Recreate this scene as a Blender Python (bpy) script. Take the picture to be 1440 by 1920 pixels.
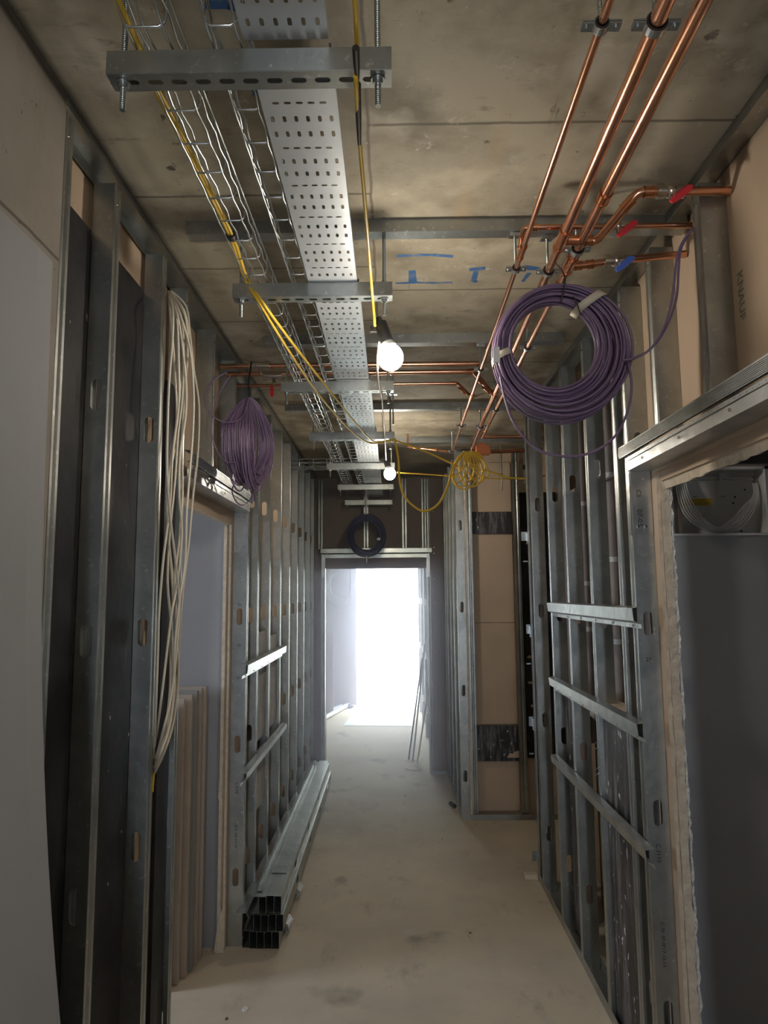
import bpy, math, random
from mathutils import Vector, Matrix
random.seed(7)
S = bpy.context.scene
COL = S.collection
for o in list(bpy.data.objects): bpy.data.objects.remove(o)

# ------------------------------------------------------------------ camera
cd = bpy.data.cameras.new('camera'); cam = bpy.data.objects.new('camera', cd); COL.objects.link(cam)
cd.sensor_fit = 'VERTICAL'; cd.sensor_height = 24.0; cd.sensor_width = 18.0
cd.lens = 24.0 * 1300 / 1920; cd.clip_start = 0.02; cd.clip_end = 200
Rv = Vector((0.99991311, 0.00993185, -0.00866741)); Uv = Vector((0.00976255, -0.11612622, 0.99318648)); Fv = Vector((-0.00885766, 0.99318481, 0.11621309))
M = Matrix((( Rv.x, Uv.x, -Fv.x, 0.0), (Rv.y, Uv.y, -Fv.y, 0.0), (Rv.z, Uv.z, -Fv.z, 1.65), (0, 0, 0, 1)))
cam.matrix_world = M
S.camera = cam
# ------------------------------------------------------------------ world, exposure
S.view_settings.view_transform = 'Standard'; S.view_settings.look = 'None'
S.view_settings.gamma = 1.0; S.view_settings.exposure = 0.0; S.view_settings.use_curve_mapping = False
LAMP = 210.0; SKY = 24.0
w = bpy.data.worlds.new('overcast_sky'); S.world = w; w.use_nodes = True
bg = w.node_tree.nodes['Background']; bg.inputs[0].default_value = (0.80, 0.88, 1.0, 1); bg.inputs[1].default_value = SKY
pl = bpy.data.lights.new('doorway_portal', 'AREA'); pl.shape = 'RECTANGLE'; pl.size = 0.95; pl.size_y = 2.5; pl.energy = 1
pl.cycles.is_portal = True
def portal(x, y, z, w_, h_, rot):
    l = pl.copy(); l.size = w_; l.size_y = h_; p = bpy.data.objects.new('daylight_portal', l); COL.objects.link(p); p.location = (x, y, z); p.rotation_euler = rot
R90 = math.radians(90)
portal(-0.055, 10.72, 1.25, 0.95, 2.5, (-R90, 0, 0))          # end doorway, light comes in along -y
portal(-3.19, 2.55, 1.55, 0.6, 0.7, (0, -R90, 0))              # unseen window added to light the left side room
portal(0.25, -3.18, 1.15, 0.24, 2.1, (R90, 0, 0))               # unseen opening added behind the camera for cool fill

# ------------------------------------------------------------------ materials
def mat(name, col, rough=0.7, metal=0.0, noise=None, bump=0.0, bscale=40.0, var=None):
    """noise=(scale, colour2, lo, hi) mixes a second colour by noise"""
    m = bpy.data.materials.new(name); m.use_nodes = True
    nt = m.node_tree; b = nt.nodes['Principled BSDF']
    b.inputs['Base Color'].default_value = (*col, 1); b.inputs['Roughness'].default_value = rough; b.inputs['Metallic'].default_value = metal
    tc = nt.nodes.new('ShaderNodeTexCoord')
    mp = nt.nodes.new('ShaderNodeMapping'); nt.links.new(tc.outputs['Object'], mp.inputs[0])
    if noise:
        sc, c2, lo, hi = noise[:4]
        if len(noise) > 4: mp.inputs['Scale'].default_value = noise[4]
        n = nt.nodes.new('ShaderNodeTexNoise'); n.inputs['Scale'].default_value = sc; n.inputs['Detail'].default_value = 8; n.inputs['Roughness'].default_value = 0.62
        nt.links.new(mp.outputs[0], n.inputs['Vector'])
        r = nt.nodes.new('ShaderNodeMapRange'); r.inputs[1].default_value = lo; r.inputs[2].default_value = hi
        nt.links.new(n.outputs[0], r.inputs[0])
        x = nt.nodes.new('ShaderNodeMix'); x.data_type = 'RGBA'
        x.inputs[6].default_value = (*col, 1); x.inputs[7].default_value = (*c2, 1)
        nt.links.new(r.outputs[0], x.inputs[0]); nt.links.new(x.outputs[2], b.inputs['Base Color'])
        m['mixout'] = x.name
    if bump:
        n2 = nt.nodes.new('ShaderNodeTexNoise'); n2.inputs['Scale'].default_value = bscale; n2.inputs['Detail'].default_value = 6
        nt.links.new(tc.outputs['Object'], n2.inputs['Vector'])
        bp = nt.nodes.new('ShaderNodeBump'); bp.inputs['Strength'].default_value = bump; bp.inputs['Distance'].default_value = 0.01
        nt.links.new(n2.outputs[0], bp.inputs['Height']); nt.links.new(bp.outputs[0], b.inputs['Normal'])
    return m
def layer(m, scale, lo, hi, c, stretch=(1, 1, 1), detail=4, rough=0.5):
    """put one more noise-driven colour on top of a material"""
    nt = m.node_tree; b = nt.nodes['Principled BSDF']
    tc = nt.nodes.new('ShaderNodeTexCoord'); mp = nt.nodes.new('ShaderNodeMapping'); mp.inputs['Scale'].default_value = stretch
    nt.links.new(tc.outputs['Object'], mp.inputs[0])
    n = nt.nodes.new('ShaderNodeTexNoise'); n.inputs['Scale'].default_value = scale; n.inputs['Detail'].default_value = detail; n.inputs['Roughness'].default_value = rough
    nt.links.new(mp.outputs[0], n.inputs['Vector'])
    r = nt.nodes.new('ShaderNodeMapRange'); r.inputs[1].default_value = lo; r.inputs[2].default_value = hi
    nt.links.new(n.outputs[0], r.inputs[0])
    x = nt.nodes.new('ShaderNodeMix'); x.data_type = 'RGBA'; x.inputs[7].default_value = (*c, 1)
    nt.links.new(r.outputs[0], x.inputs[0])
    src = b.inputs['Base Color']
    if src.is_linked: nt.links.new(src.links[0].from_socket, x.inputs[6])
    else: x.inputs[6].default_value = src.default_value
    nt.links.new(x.outputs[2], src)
def lines(m, axis, values, width, c, amt=0.8, side=None):
    """thin joint lines at given object-space positions"""
    nt = m.node_tree; b = nt.nodes['Principled BSDF']
    tc = nt.nodes.new('ShaderNodeTexCoord'); sp = nt.nodes.new('ShaderNodeSeparateXYZ'); nt.links.new(tc.outputs['Object'], sp.inputs[0])
    n = nt.nodes.new('ShaderNodeTexNoise'); n.inputs['Scale'].default_value = 9; n.inputs['Detail'].default_value = 5; nt.links.new(tc.outputs['Object'], n.inputs['Vector'])
    acc = None
    for v in values:
        a = nt.nodes.new('ShaderNodeMath'); a.operation = 'SUBTRACT'; nt.links.new(sp.outputs[axis], a.inputs[0]); a.inputs[1].default_value = v
        q = nt.nodes.new('ShaderNodeMath'); q.operation = 'MULTIPLY_ADD'; nt.links.new(n.outputs[0], q.inputs[0]); q.inputs[1].default_value = 0.012; q.inputs[2].default_value = -0.006
        s = nt.nodes.new('ShaderNodeMath'); s.operation = 'ADD'; nt.links.new(a.outputs[0], s.inputs[0]); nt.links.new(q.outputs[0], s.inputs[1])
        ab = nt.nodes.new('ShaderNodeMath'); ab.operation = 'ABSOLUTE'; nt.links.new(s.outputs[0], ab.inputs[0])
        r = nt.nodes.new('ShaderNodeMapRange'); r.inputs[1].default_value = width; r.inputs[2].default_value = width * 0.3; r.inputs[3].default_value = 0; r.inputs[4].default_value = amt
        nt.links.new(ab.outputs[0], r.inputs[0])
        if acc is None: acc = r.outputs[0]
        else:
            mx = nt.nodes.new('ShaderNodeMath'); mx.operation = 'MAXIMUM'; nt.links.new(acc, mx.inputs[0]); nt.links.new(r.outputs[0], mx.inputs[1]); acc = mx.outputs[0]
    if side:
        g = nt.nodes.new('ShaderNodeMath'); g.operation = 'GREATER_THAN' if side[2] > 0 else 'LESS_THAN'; nt.links.new(sp.outputs[side[0]], g.inputs[0]); g.inputs[1].default_value = side[1]
        h = nt.nodes.new('ShaderNodeMath'); h.operation = 'MULTIPLY'; nt.links.new(acc, h.inputs[0]); nt.links.new(g.outputs[0], h.inputs[1]); acc = h.outputs[0]
    x = nt.nodes.new('ShaderNodeMix'); x.data_type = 'RGBA'; x.inputs[7].default_value = (*c, 1); nt.links.new(acc, x.inputs[0])
    src = b.inputs['Base Color']
    if src.is_linked: nt.links.new(src.links[0].from_socket, x.inputs[6])
    else: x.inputs[6].default_value = src.default_value
    nt.links.new(x.outputs[2], src)

GALV = mat('galvanised_steel', (0.47, 0.485, 0.465), 0.36, 0.95, (6, (0.33, 0.35, 0.34), 0.4, 0.65), 0.12, 25)
layer(GALV, 60, 0.62, 0.75, (0.66, 0.68, 0.68))
ZINC = mat('bright_zinc', (0.62, 0.66, 0.68), 0.28, 1.0, (14, (0.45, 0.49, 0.51), 0.4, 0.7), 0.05, 60)
ZRIB = mat('ribbed_zinc', (0.62, 0.64, 0.64), 0.30, 0.95, (10, (0.42, 0.45, 0.45), 0.35, 0.7), 0.2, 18)
TRAY = mat('tray_steel', (0.64, 0.67, 0.70), 0.42, 0.75, (5, (0.54, 0.57, 0.60), 0.4, 0.7))
COPPER = mat('copper', (0.80, 0.42, 0.27), 0.24, 1.0, (9, (0.55, 0.27, 0.17), 0.45, 0.75), 0.04, 30)
COPJ = mat('copper_fitting', (0.78, 0.34, 0.17), 0.22, 1.0, (30, (0.45, 0.17, 0.08), 0.5, 0.8))
NICK = mat('nickel', (0.66, 0.61, 0.54), 0.22, 1.0)
THREAD = mat('threaded_zinc', (0.55, 0.60, 0.60), 0.3, 1.0)
nt = THREAD.node_tree; _tc = nt.nodes.new('ShaderNodeTexCoord'); _wv = nt.nodes.new('ShaderNodeTexWave'); _wv.bands_direction = 'Z'; _wv.inputs['Scale'].default_value = 90
_bp = nt.nodes.new('ShaderNodeBump'); _bp.inputs['Strength'].default_value = 0.6; _bp.inputs['Distance'].default_value = 0.002
nt.links.new(_tc.outputs['Object'], _wv.inputs[0]); nt.links.new(_wv.outputs[0], _bp.inputs['Height']); nt.links.new(_bp.outputs[0], nt.nodes['Principled BSDF'].inputs['Normal'])
CEIL = mat('cast_concrete', (0.43, 0.385, 0.29), 0.75, 0, (2.2, (0.21, 0.18, 0.13), 0.42, 0.62), 0.35, 14)
layer(CEIL, 3.5, 0.54, 0.70, (0.54, 0.50, 0.40)); layer(CEIL, 7, 0.60, 0.72, (0.20, 0.165, 0.12), (1, 2.5, 1), 8, .7); layer(CEIL, 22, 0.68, 0.74, (0.12, 0.10, 0.075)); layer(CEIL, 1.7, 0.56, 0.66, (0.33, 0.29, 0.225), (1, 1.6, 1), 9, .7); layer(CEIL, 1.1, 0.62, 0.72, (0.40, 0.29, 0.17), (3, .4, 1))
lines(CEIL, 1, (1.55, 2.47, 3.30, 4.45, 5.3), 0.007, (0.10, 0.085, 0.065), .8, (0, -.045, 1)); lines(CEIL, 1, (0.92, 1.84, 2.28, 2.75, 3.72, 4.6, 5.5), 0.007, (0.10, 0.085, 0.065), .8, (0, -.045, -1)); lines(CEIL, 0, (-0.045, ), 0.006, (0.13, 0.11, 0.085), 0.8)
layer(CEIL, 12, 0.60, 0.70, (0.55, 0.52, 0.44), (1, 1, 1), 8, .75); layer(CEIL, 5, 0.64, 0.72, (0.13, 0.10, 0.075), (3, .7, 1), 8, .75)
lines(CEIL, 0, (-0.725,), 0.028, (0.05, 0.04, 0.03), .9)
PIER = mat('pier_concrete', (0.34, 0.305, 0.26), 0.8, 0, (2.2, (0.24, 0.215, 0.18), 0.38, 0.7), 0.3, 14)
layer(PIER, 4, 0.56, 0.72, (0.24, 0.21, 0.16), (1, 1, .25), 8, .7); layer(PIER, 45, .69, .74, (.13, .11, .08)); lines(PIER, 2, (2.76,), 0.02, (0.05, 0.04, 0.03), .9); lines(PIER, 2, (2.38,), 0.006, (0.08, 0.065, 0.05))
FLOOR = mat('floor_screed', (0.62, 0.54, 0.415), 0.85, 0, (1.3, (0.50, 0.435, 0.34), 0.4, 0.65), 0.12, 30)
layer(FLOOR, 3, 0.56, 0.68, (0.44, 0.38, 0.29), (1.6, .8, 1), 8, .7); layer(FLOOR, 6, 0.62, 0.74, (0.56, 0.51, 0.42)); layer(FLOOR, 24, 0.70, 0.78, (0.30, 0.26, 0.20)); layer(FLOOR, 2.2, 0.63, 0.70, (0.36, 0.31, 0.24))
TAN = mat('tan_board', (0.56, 0.43, 0.31), 0.85, 0, (3, (0.50, 0.385, 0.28), 0.4, 0.65))
EDGE = mat('board_edge', (0.68, 0.60, 0.48), 0.9, 0, (30, (0.54, 0.45, 0.35), 0.4, 0.7), 0.5, 60)
GYPS = mat('gypsum_core', (0.74, 0.72, 0.68), 0.95, 0, (60, (0.45, 0.42, 0.38), 0.5, 0.7), 0.8, 90)
BROWN = mat('brown_board', (0.27, 0.215, 0.19), 0.8, 0, (3, (0.23, 0.185, 0.165), 0.4, 0.65))
WHITEB = mat('white_board', (0.34, 0.345, 0.345), 0.75, 0, (1.5, (0.31, 0.31, 0.31), 0.4, 0.65))
PAINT = mat('grey_plaster', (0.34, 0.345, 0.36), 0.85, 0, (2, (0.31, 0.315, 0.335), 0.4, 0.65)); layer(PAINT, 40, 0.77, 0.79, (0.8, 0.8, 0.8))
BLACK = mat('black_membrane', (0.009, 0.009, 0.011), 0.5, 0, (4, (0.035, 0.034, 0.036), 0.4, 0.65), 0.15, 20)
layer(BLACK, 9, 0.60, 0.80, (0.16, 0.16, 0.155), (1, 2.4, .28), 8, .7); layer(BLACK, 30, 0.72, 0.74, (0.55, 0.55, 0.53), (1, 1, .6))
BLACKS = mat('scuffed_black_board', (0.03, 0.027, 0.028), 0.4, 0, (4, (0.045, 0.04, 0.042), 0.4, 0.65), 0.2, 20)
layer(BLACKS, 8, 0.50, 0.70, (0.30, 0.29, 0.29), (2, 3.6, .30), 9, .75); layer(BLACKS, 42, 0.66, 0.69, (0.7, 0.69, 0.66), (1, 1, .5))
CEMENT = mat('grey_cement_board', (0.42, 0.41, 0.40), 0.8, 0, (8, (0.30, 0.29, 0.28), 0.45, 0.7), 0.3, 30); layer(CEMENT, 50, 0.70, 0.73, (0.1, 0.1, 0.1))
PURP = mat('purple_cable_jacket', (0.20, 0.135, 0.225), 0.38, 0, (20, (0.16, 0.105, 0.185), 0.4, 0.7))
YELL = mat('yellow_cable_jacket', (0.72, 0.47, 0.045), 0.42)
CREAM = mat('cream_cable_jacket', (0.62, 0.57, 0.47), 0.45)
BLUEC = mat('dark_blue_cable_jacket', (0.03, 0.04, 0.10), 0.45)
BLK = mat('black_plastic', (0.015, 0.015, 0.016), 0.45)
GREYIN = mat('grey_pipe_insulation', (0.36, 0.315, 0.29), 0.9, 0, (12, (0.30, 0.26, 0.24), 0.4, 0.7))
for m_ in (BLACK, BLACKS): m_.node_tree.nodes['Principled BSDF'].inputs['Specular IOR Level'].default_value = 0.3
GREYPL = mat('grey_plastic', (0.45, 0.44, 0.42), 0.5)
WPL = mat('white_plastic', (0.72, 0.72, 0.71), 0.45)
TAPE = mat('beige_tape', (0.60, 0.55, 0.43), 0.5)
RED = mat('red_handle', (0.65, 0.02, 0.03), 0.35); BLUE = mat('blue_handle', (0.03, 0.09, 0.42), 0.35)
SPRAY = mat('blue_spray_paint', (0.05, 0.14, 0.34), 0.8, 0, (25, (0.20, 0.24, 0.28), 0.5, 0.65))
YLAB = mat('yellow_label', (0.75, 0.5, 0.03), 0.5); INK = mat('black_ink', (0.02, 0.02, 0.02), 0.7)
GREENINK = mat('green_print', (0.20, 0.22, 0.16), 0.8)
BLOCKW = mat('pink_grey_blockwork', (0.40, 0.33, 0.34), 0.85, 0, (3, (0.35, 0.30, 0.31), 0.4, 0.65)); lines(BLOCKW, 2, (.3, .6, .9, 1.2, 1.5, 1.8, 2.1, 2.4), 0.006, (0.30, 0.25, 0.26), .5)
PAVE = mat('pale_paving', (0.75, 0.74, 0.72), 0.9, 0, (2, (0.68, 0.67, 0.65), 0.4, 0.65))
SHEETM = mat('white_dust_sheet', (0.85, 0.85, 0.85), 0.7)
BARK = mat('bark', (0.14, 0.10, 0.07), 0.9)
BULB = bpy.data.materials.new('lit_bulb'); BULB.use_nodes = True
_n = BULB.node_tree; _n.nodes.remove(_n.nodes['Principled BSDF']); _e = _n.nodes.new('ShaderNodeEmission'); _e.inputs[0].default_value = (1.0, 0.90, 0.76, 1); _e.inputs[1].default_value = LAMP
_n.links.new(_e.outputs[0], _n.nodes['Material Output'].inputs[0])

# ------------------------------------------------------------------ mesh builder
class MB:
    def __init__(s): s.v = []; s.f = []; s.smooth = []
    def add(s, vs, fs, sm=False):
        k = len(s.v); s.v += [tuple(p) for p in vs]; s.f += [tuple(i + k for i in f) for f in fs]; s.smooth += [sm] * len(fs); return s
    def box(s, x0, x1, y0, y1, z0, z1):
        vs = [(x, y, z) for x in (x0, x1) for y in (y0, y1) for z in (z0, z1)]
        return s.add(vs, [(0, 1, 3, 2), (4, 6, 7, 5), (0, 4, 5, 1), (2, 3, 7, 6), (0, 2, 6, 4), (1, 5, 7, 3)])
    def quad(s, *p): return s.add(p, [tuple(range(len(p)))])
    def prism(s, poly, axis, a, b):
        """extrude a closed 2D polygon along an axis (0,1,2) from a to b"""
        def P(u, v, t): return {0: (t, u, v), 1: (u, t, v), 2: (u, v, t)}[axis]
        n = len(poly); vs = [P(u, v, a) for u, v in poly] + [P(u, v, b) for u, v in poly]
        return s.add(vs, [tuple(range(n)), tuple(range(2 * n - 1, n - 1, -1))] + [(i, n + i, n + (i + 1) % n, (i + 1) % n) for i in range(n)])
    def strip(s, poly, axis, a, b, closed=False):
        """sheet metal: open 2D profile swept along an axis"""
        def P(u, v, t): return {0: (t, u, v), 1: (u, t, v), 2: (u, v, t)}[axis]
        n = len(poly); vs = [P(u, v, a) for u, v in poly] + [P(u, v, b) for u, v in poly]
        return s.add(vs, [(i, n + i, n + i + 1, i + 1) for i in range(n - 1)])
    def tube(s, pts, r, n=8, closed=False, cap=True, rr=None):
        pts = [Vector(p) for p in pts]; m = len(pts); vs = []; up = Vector((0.13, 0.21, 0.97)).normalized(); prev = None
        for i, p in enumerate(pts):
            if closed: t = pts[(i + 1) % m] - pts[i - 1]
            else: t = pts[min(i + 1, m - 1)] - pts[max(i - 1, 0)]
            t.normalize()
            if prev is None:
                a = t.cross(up)
                if a.length < 0.05: a = t.cross(Vector((1, 0, 0)))
            else: a = prev - t * prev.dot(t)
            a.normalize(); prev = a; b = t.cross(a)
            q = rr[i] if rr else r
            for k in range(n):
                c = 2 * math.pi * k / n; vs.append(p + a * (q * math.cos(c)) + b * (q * math.sin(c)))
        fs = []
        for i in range(m if closed else m - 1):
            j = (i + 1) % m
            for k in range(n): fs.append((i * n + k, i * n + (k + 1) % n, j * n + (k + 1) % n, j * n + k))
        s.add(vs, fs, True)
        if cap and not closed: s.add(vs[:n], [tuple(range(n - 1, -1, -1))]); s.add(vs[-n:], [tuple(range(n))])
        return s
    def cyl(s, p, q, r, n=14, r2=None): return s.tube([p, q], r, n, rr=[r, r2 if r2 is not None else r])
    def ball(s, c, r, n=20, m=12, sz=1.0):
        vs = []; fs = []
        for j in range(m + 1):
            ph = math.pi * j / m
            for i in range(n): th = 2 * math.pi * i / n; vs.append((c[0] + r * math.sin(ph) * math.cos(th), c[1] + r * math.sin(ph) * math.sin(th), c[2] + sz * r * math.cos(ph)))
        for j in range(m):
            for i in range(n): fs.append((j * n + i, (j + 1) * n + i, (j + 1) * n + (i + 1) % n, j * n + (i + 1) % n))
        return s.add(vs, fs, True)
    def slot_cell(s, f, u0, u1, v0, v1, cu, cv, hu, hv, seg=5):
        """a plate cell [u0,u1]x[v0,v1] with a stadium hole centred cu,cv of half sizes hu,hv; f maps (u,v)->xyz"""
        r = min(hu, hv); pts = []
        for q, (sx, sy) in enumerate(((1, 1), (-1, 1), (-1, -1), (1, -1))):
            for k in range(seg + 1):
                a = math.pi / 2 * (q + k / seg); pts.append((cu + sx * (hu - r) + r * math.cos(a), cv + sy * (hv - r) + r * math.sin(a)))
        n = len(pts); h = n // 2
        # upper half: points 0..h-1 (right->left over the top) ; lower half h..n-1
        up = pts[:h]; lo = pts[h:]
        s.add([f(*p) for p in [(u1, cv), (u1, v1), (u0, v1), (u0, cv)] + [(cu - hu, cv)] + up[::-1] + [(cu + hu, cv)]], [tuple(range(6 + h))])
        s.add([f(*p) for p in [(u0, cv), (u0, v0), (u1, v0), (u1, cv)] + [(cu + hu, cv)] + lo[::-1] + [(cu - hu, cv)]], [tuple(range(6 + h))])
        return s

def obj(name, mb, m, parent=None, solid=0, bevel=0, loc=None, offset=0.0):
    me = bpy.data.meshes.new(name)
    off = Vector((0, 0, 0))
    if parent is not None and parent.get('_w'): off = Vector(parent['_w'])
    if loc: off = Vector(loc)
    me.from_pydata([tuple(Vector(p) - off) for p in mb.v], [], mb.f)
    me.polygons.foreach_set('use_smooth', mb.smooth); me.update()
    me.materials.append(m)
    o = bpy.data.objects.new(name, me); COL.objects.link(o)
    if parent is not None: o.parent = parent
    if parent is not None: o['_w'] = list(off)
    if loc: o.location = loc
    if solid:
        q = o.modifiers.new('thickness', 'SOLIDIFY'); q.thickness = solid; q.offset = offset
    if bevel:
        q = o.modifiers.new('bevel', 'BEVEL'); q.width = bevel; q.segments = 2; q.limit_method = 'ANGLE'
    return o
def tag(o, label, cat, group=None):
    o['label'] = label; o['category'] = cat
    if group: o['group'] = group
    return o
def thing(name, label, cat, loc, group=None):
    o = bpy.data.objects.new(name, None); o.empty_display_size = 0.05; COL.objects.link(o); o.location = loc; o['_w'] = list(loc)
    return tag(o, label, cat, group)
def struct(name, mb, m, **k):
    o = obj(name, mb, m, **k); o['kind'] = 'structure'; return o
def cyls(name, items, m, parent):
    for it in items: obj(name, MB().cyl(*it), m, parent)
def smooth_path(pts, per=8, closed=False):
    P = [Vector(p) for p in pts]; n = len(P); out = []
    for i in range(n if closed else n - 1):
        g = lambda k: P[k % n] if closed else P[max(0, min(n - 1, k))]
        a, b, c, d = g(i - 1), g(i), g(i + 1), g(i + 2)
        for j in range(per):
            t = j / per
            out.append(0.5 * ((2 * b) + (c - a) * t + (2 * a - 5 * b + 4 * c - d) * t * t + (3 * b - a - 3 * c + d) * t ** 3))
    if not closed: out.append(P[-1])
    return out
def text_mesh(s, size, origin, ux, uy, m, name, parent, bold=0.0):
    """flat lettering lying on a surface: ux = reading direction, uy = letter-up direction"""
    cu = bpy.data.curves.new('t', 'FONT'); cu.body = s; cu.size = size; cu.align_x = 'CENTER'; cu.align_y = 'CENTER'; cu.resolution_u = 2; cu.offset = bold
    to = bpy.data.objects.new('t', cu); COL.objects.link(to)
    dg = bpy.context.evaluated_depsgraph_get(); me = bpy.data.meshes.new_from_object(to.evaluated_get(dg))
    bpy.data.objects.remove(to)
    mb = MB(); ux = Vector(ux).normalized(); uy = Vector(uy).normalized(); O = Vector(origin)
    mb.add([O + ux * v.co.x + uy * v.co.y for v in me.vertices], [tuple(p.vertices) for p in me.polygons])
    return obj(name, mb, m, parent)

XR, XL, H = 0.835, -0.72, 2.77
LD = 0.055   # depth of the left frame near the camera
# ------------------------------------------------------------------ the setting
struct('floor', MB().box(-3.2, 3.2, -3.2, 10.6, -0.12, 0.0), FLOOR)
ceil_o = struct('ceiling', MB().box(-3.2, 3.2, -3.2, 10.6, H, H + 0.2), CEIL)
struct('wall_back', MB().prism([(-3.1, 0), (0.13, 0), (0.13, 2.2), (0.37, 2.2), (0.37, 0), (3.1, 0), (3.1, H), (-3.1, H)], 1, -3.2, -3.1), WHITEB)  # narrow gap added behind the view to let fill light in
struct('wall_left', MB().box(-1.15, XL, -1.55, 1.438, 0, H), PIER)
def holed(x0, x1, y0, y1, hy0, hy1, hz0, hz1):
    return MB().box(x0, x1, y0, hy0, 0, H).box(x0, x1, hy1, y1, 0, H).box(x0, x1, hy0, hy1, 0, hz0).box(x0, x1, hy0, hy1, hz1, H)
struct('wall_left_far', holed(-3.2, -3.1, -3.2, 10.6, 2.25, 2.85, 1.2, 1.9), PAINT)  # window hole is added, unseen, for daylight in the left room
struct('wall_right_far', holed(3.1, 3.2, -3.2, 10.6, 1.7, 1.95, 1.45, 1.62), PAINT)  # small unseen window hole, added to brighten the right room
struct('wall_right', MB().box(0.92, 1.02, -1.55, 1.25, 0, H), WHITEB)
# end wall with its open doorway to the outside
struct('wall_far', MB().prism([(-3.1, 0), (-0.53, 0), (-0.53, 2.45), (0.42, 2.45), (0.42, 0), (3.1, 0), (3.1, H), (-3.1, H)], 1, 10.6, 10.75), BLOCKW)
struct('ground', MB().box(-12, 12, 10.75, 30, -0.25, -0.05), PAVE)
# plastered side rooms
struct('wall_side_room_left', MB().box(-3.1, -0.825, 3.47, 3.56, 0, H), PAINT)
struct('wall_side_room_left_near', MB().box(-3.1, -0.88, 1.80, 1.90, 0, H), PAINT)
struct('wall_side_room_right', MB().prism([(0.96, 0), (3.1, 0), (3.1, 2.14), (1.505, 2.14), (1.505, 1.865), (1.10, 1.865), (1.10, 2.14), (0.96, 2.14)], 1, 2.75, 2.79), PAINT)
struct('wall_side_room_right_near', MB().box(1.02, 3.1, 1.0, 1.1, 0, H), PAINT)
struct('wall_side_room_right_back', MB().box(0.96, 3.1, 3.25, 3.35, 0, H), PAINT)

# painted setting-out marks on the ceiling
def mark(pts, wd, label):
    mb = MB()
    for i in range(len(pts) - 1):
        a, b = Vector((*pts[i], 0)), Vector((*pts[i + 1], 0)); d = (b - a).normalized(); n = Vector((-d.y, d.x, 0)) * wd / 2
        n1 = n * random.uniform(.6, 1.1); n2 = n * random.uniform(.6, 1.1)
        mb.quad(*[(q.x, q.y, H - 0.0006) for q in (a + n1, b + n2, b - n2, a - n1)])
    o = obj('paint_mark', mb, SPRAY, ceil_o); o['label'] = label; return o
mark([(0.03, 2.205), (0.09, 2.20), (0.15, 2.20), (0.22, 2.212)], 0.022, 'long blue sprayed stroke')
mark([(0.028, 2.41), (0.10, 2.405), (0.17, 2.41), (0.235, 2.408)], 0.020, 'blue sprayed base stroke')
mark([(0.085, 2.31), (0.09, 2.40)], 0.030, 'short blue stub stroke')
mark([(0.285, 2.31), (0.34, 2.30)], 0.035, 'blue patch'); mark([(0.31, 2.32), (0.31, 2.40), (0.325, 2.41)], 0.02, 'blue tail')
mark([(0.47, 2.30), (0.53, 2.31)], 0.035, 'blue patch beside the pipes'); mark([(0.50, 2.34), (0.49, 2.41)], 0.018, 'blue tail beside the pipes')
mark([(-0.345, 1.20), (-0.30, 1.20), (-0.255, 1.215)], 0.030, 'blue dash above the cable tray'); mark([(-0.375, 1.06), (-0.33, 1.055), (-0.28, 1.06)], 0.030, 'nearest blue dash')
mark([(-0.30, 1.435), (-0.26, 1.44), (-0.235, 1.45)], 0.022, 'small blue dash')

# ------------------------------------------------------------------ steel studs
SLOTS = (0.31, 0.925, 1.54, 2.16)
def stud_mesh(sg, depth, z0, z1, fl=0.042, slots=True):
    mb = MB(); f = lambda u, v: (sg * u, 0.0, v)
    zs = [s for s in SLOTS if z0 + .06 < s < z1 - .06] if slots else []
    c = z0; cu = depth / 2
    for s in zs:
        mb.quad(f(0, c), f(depth, c), f(depth, s - .06), f(0, s - .06))
        mb.slot_cell(f, 0, depth, s - .06, s + .06, cu, s, .0145, .041); c = s + .06
    mb.quad(f(0, c), f(depth, c), f(depth, z1), f(0, z1))
    # ribbed front flange, lips and rear flange
    g = 0.003
    prof = [(0, 0), (0, fl * .28), (sg * g, fl * .34), (sg * g, fl * .44), (0, fl * .5), (sg * g, fl * .56), (sg * g, fl * .66), (0, fl * .72), (0, fl), (sg * .009, fl)]
    mb.strip(prof, 2, z0, z1)
    D = sg * depth
    mb.strip([(D, 0), (D, fl), (D - sg * .009, fl)], 2, z0, z1)
    return mb
def stud(x, y, sg, depth, z0, z1, label, group, fl=0.042, rot=0.0, screws=True):
    o = obj('metal_stud', stud_mesh(sg, depth, z0, z1, fl), GALV, None, solid=0.0012)
    o.location = (x, y, 0); o.rotation_euler.z = rot; o['_w'] = [x, y, 0]
    tag(o, label, 'metal stud', group)
    if screws and rot == 0: cyls('screw', [((x - sg * .003, y + fl * .5, z), (x + sg * .004, y + fl * .5, z), .0042, 8) for z in ((z0 + .03, z1 - .05) if z0 == 0 else (z1 - .05,))], NICK, o)
    return o
ORD = ['first', 'second', 'third', 'fourth', 'fifth', 'sixth', 'seventh', 'eighth', 'ninth', 'tenth']
GL = 'galvanised studs of the left partition'; GR = 'galvanised studs of the right partition'
stud(XL, 1.440, -1, LD, 0, 2.735, 'galvanised steel stud against the concrete pier, behind the leaning white board', GL, .036)
stud(XL, 1.716, -1, LD, 0, 2.735, 'dark galvanised stud standing between the two widest black panels on the left', GL)
stud(XL, 2.103, -1, LD, 0, 2.735, 'galvanised stud just left of the hanging cream cables', GL)
stud(XL, 2.352, -1, LD, 0, 2.735, 'galvanised stud forming the near side of the left door opening', GL, .036)
lj = stud(XL, 3.480, -1, .07, 0, 2.735, 'galvanised stud with printed web forming the far side of the left door opening', GL)
for i, y in enumerate((3.755, 4.125, 4.53, 4.93, 5.35, 5.76, 6.18, 6.50)):
    stud(XL, y, -1, .07, 0, 2.735, 'galvanised stud in the far left partition, %s beyond the left door opening' % ORD[i], GL)
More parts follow.
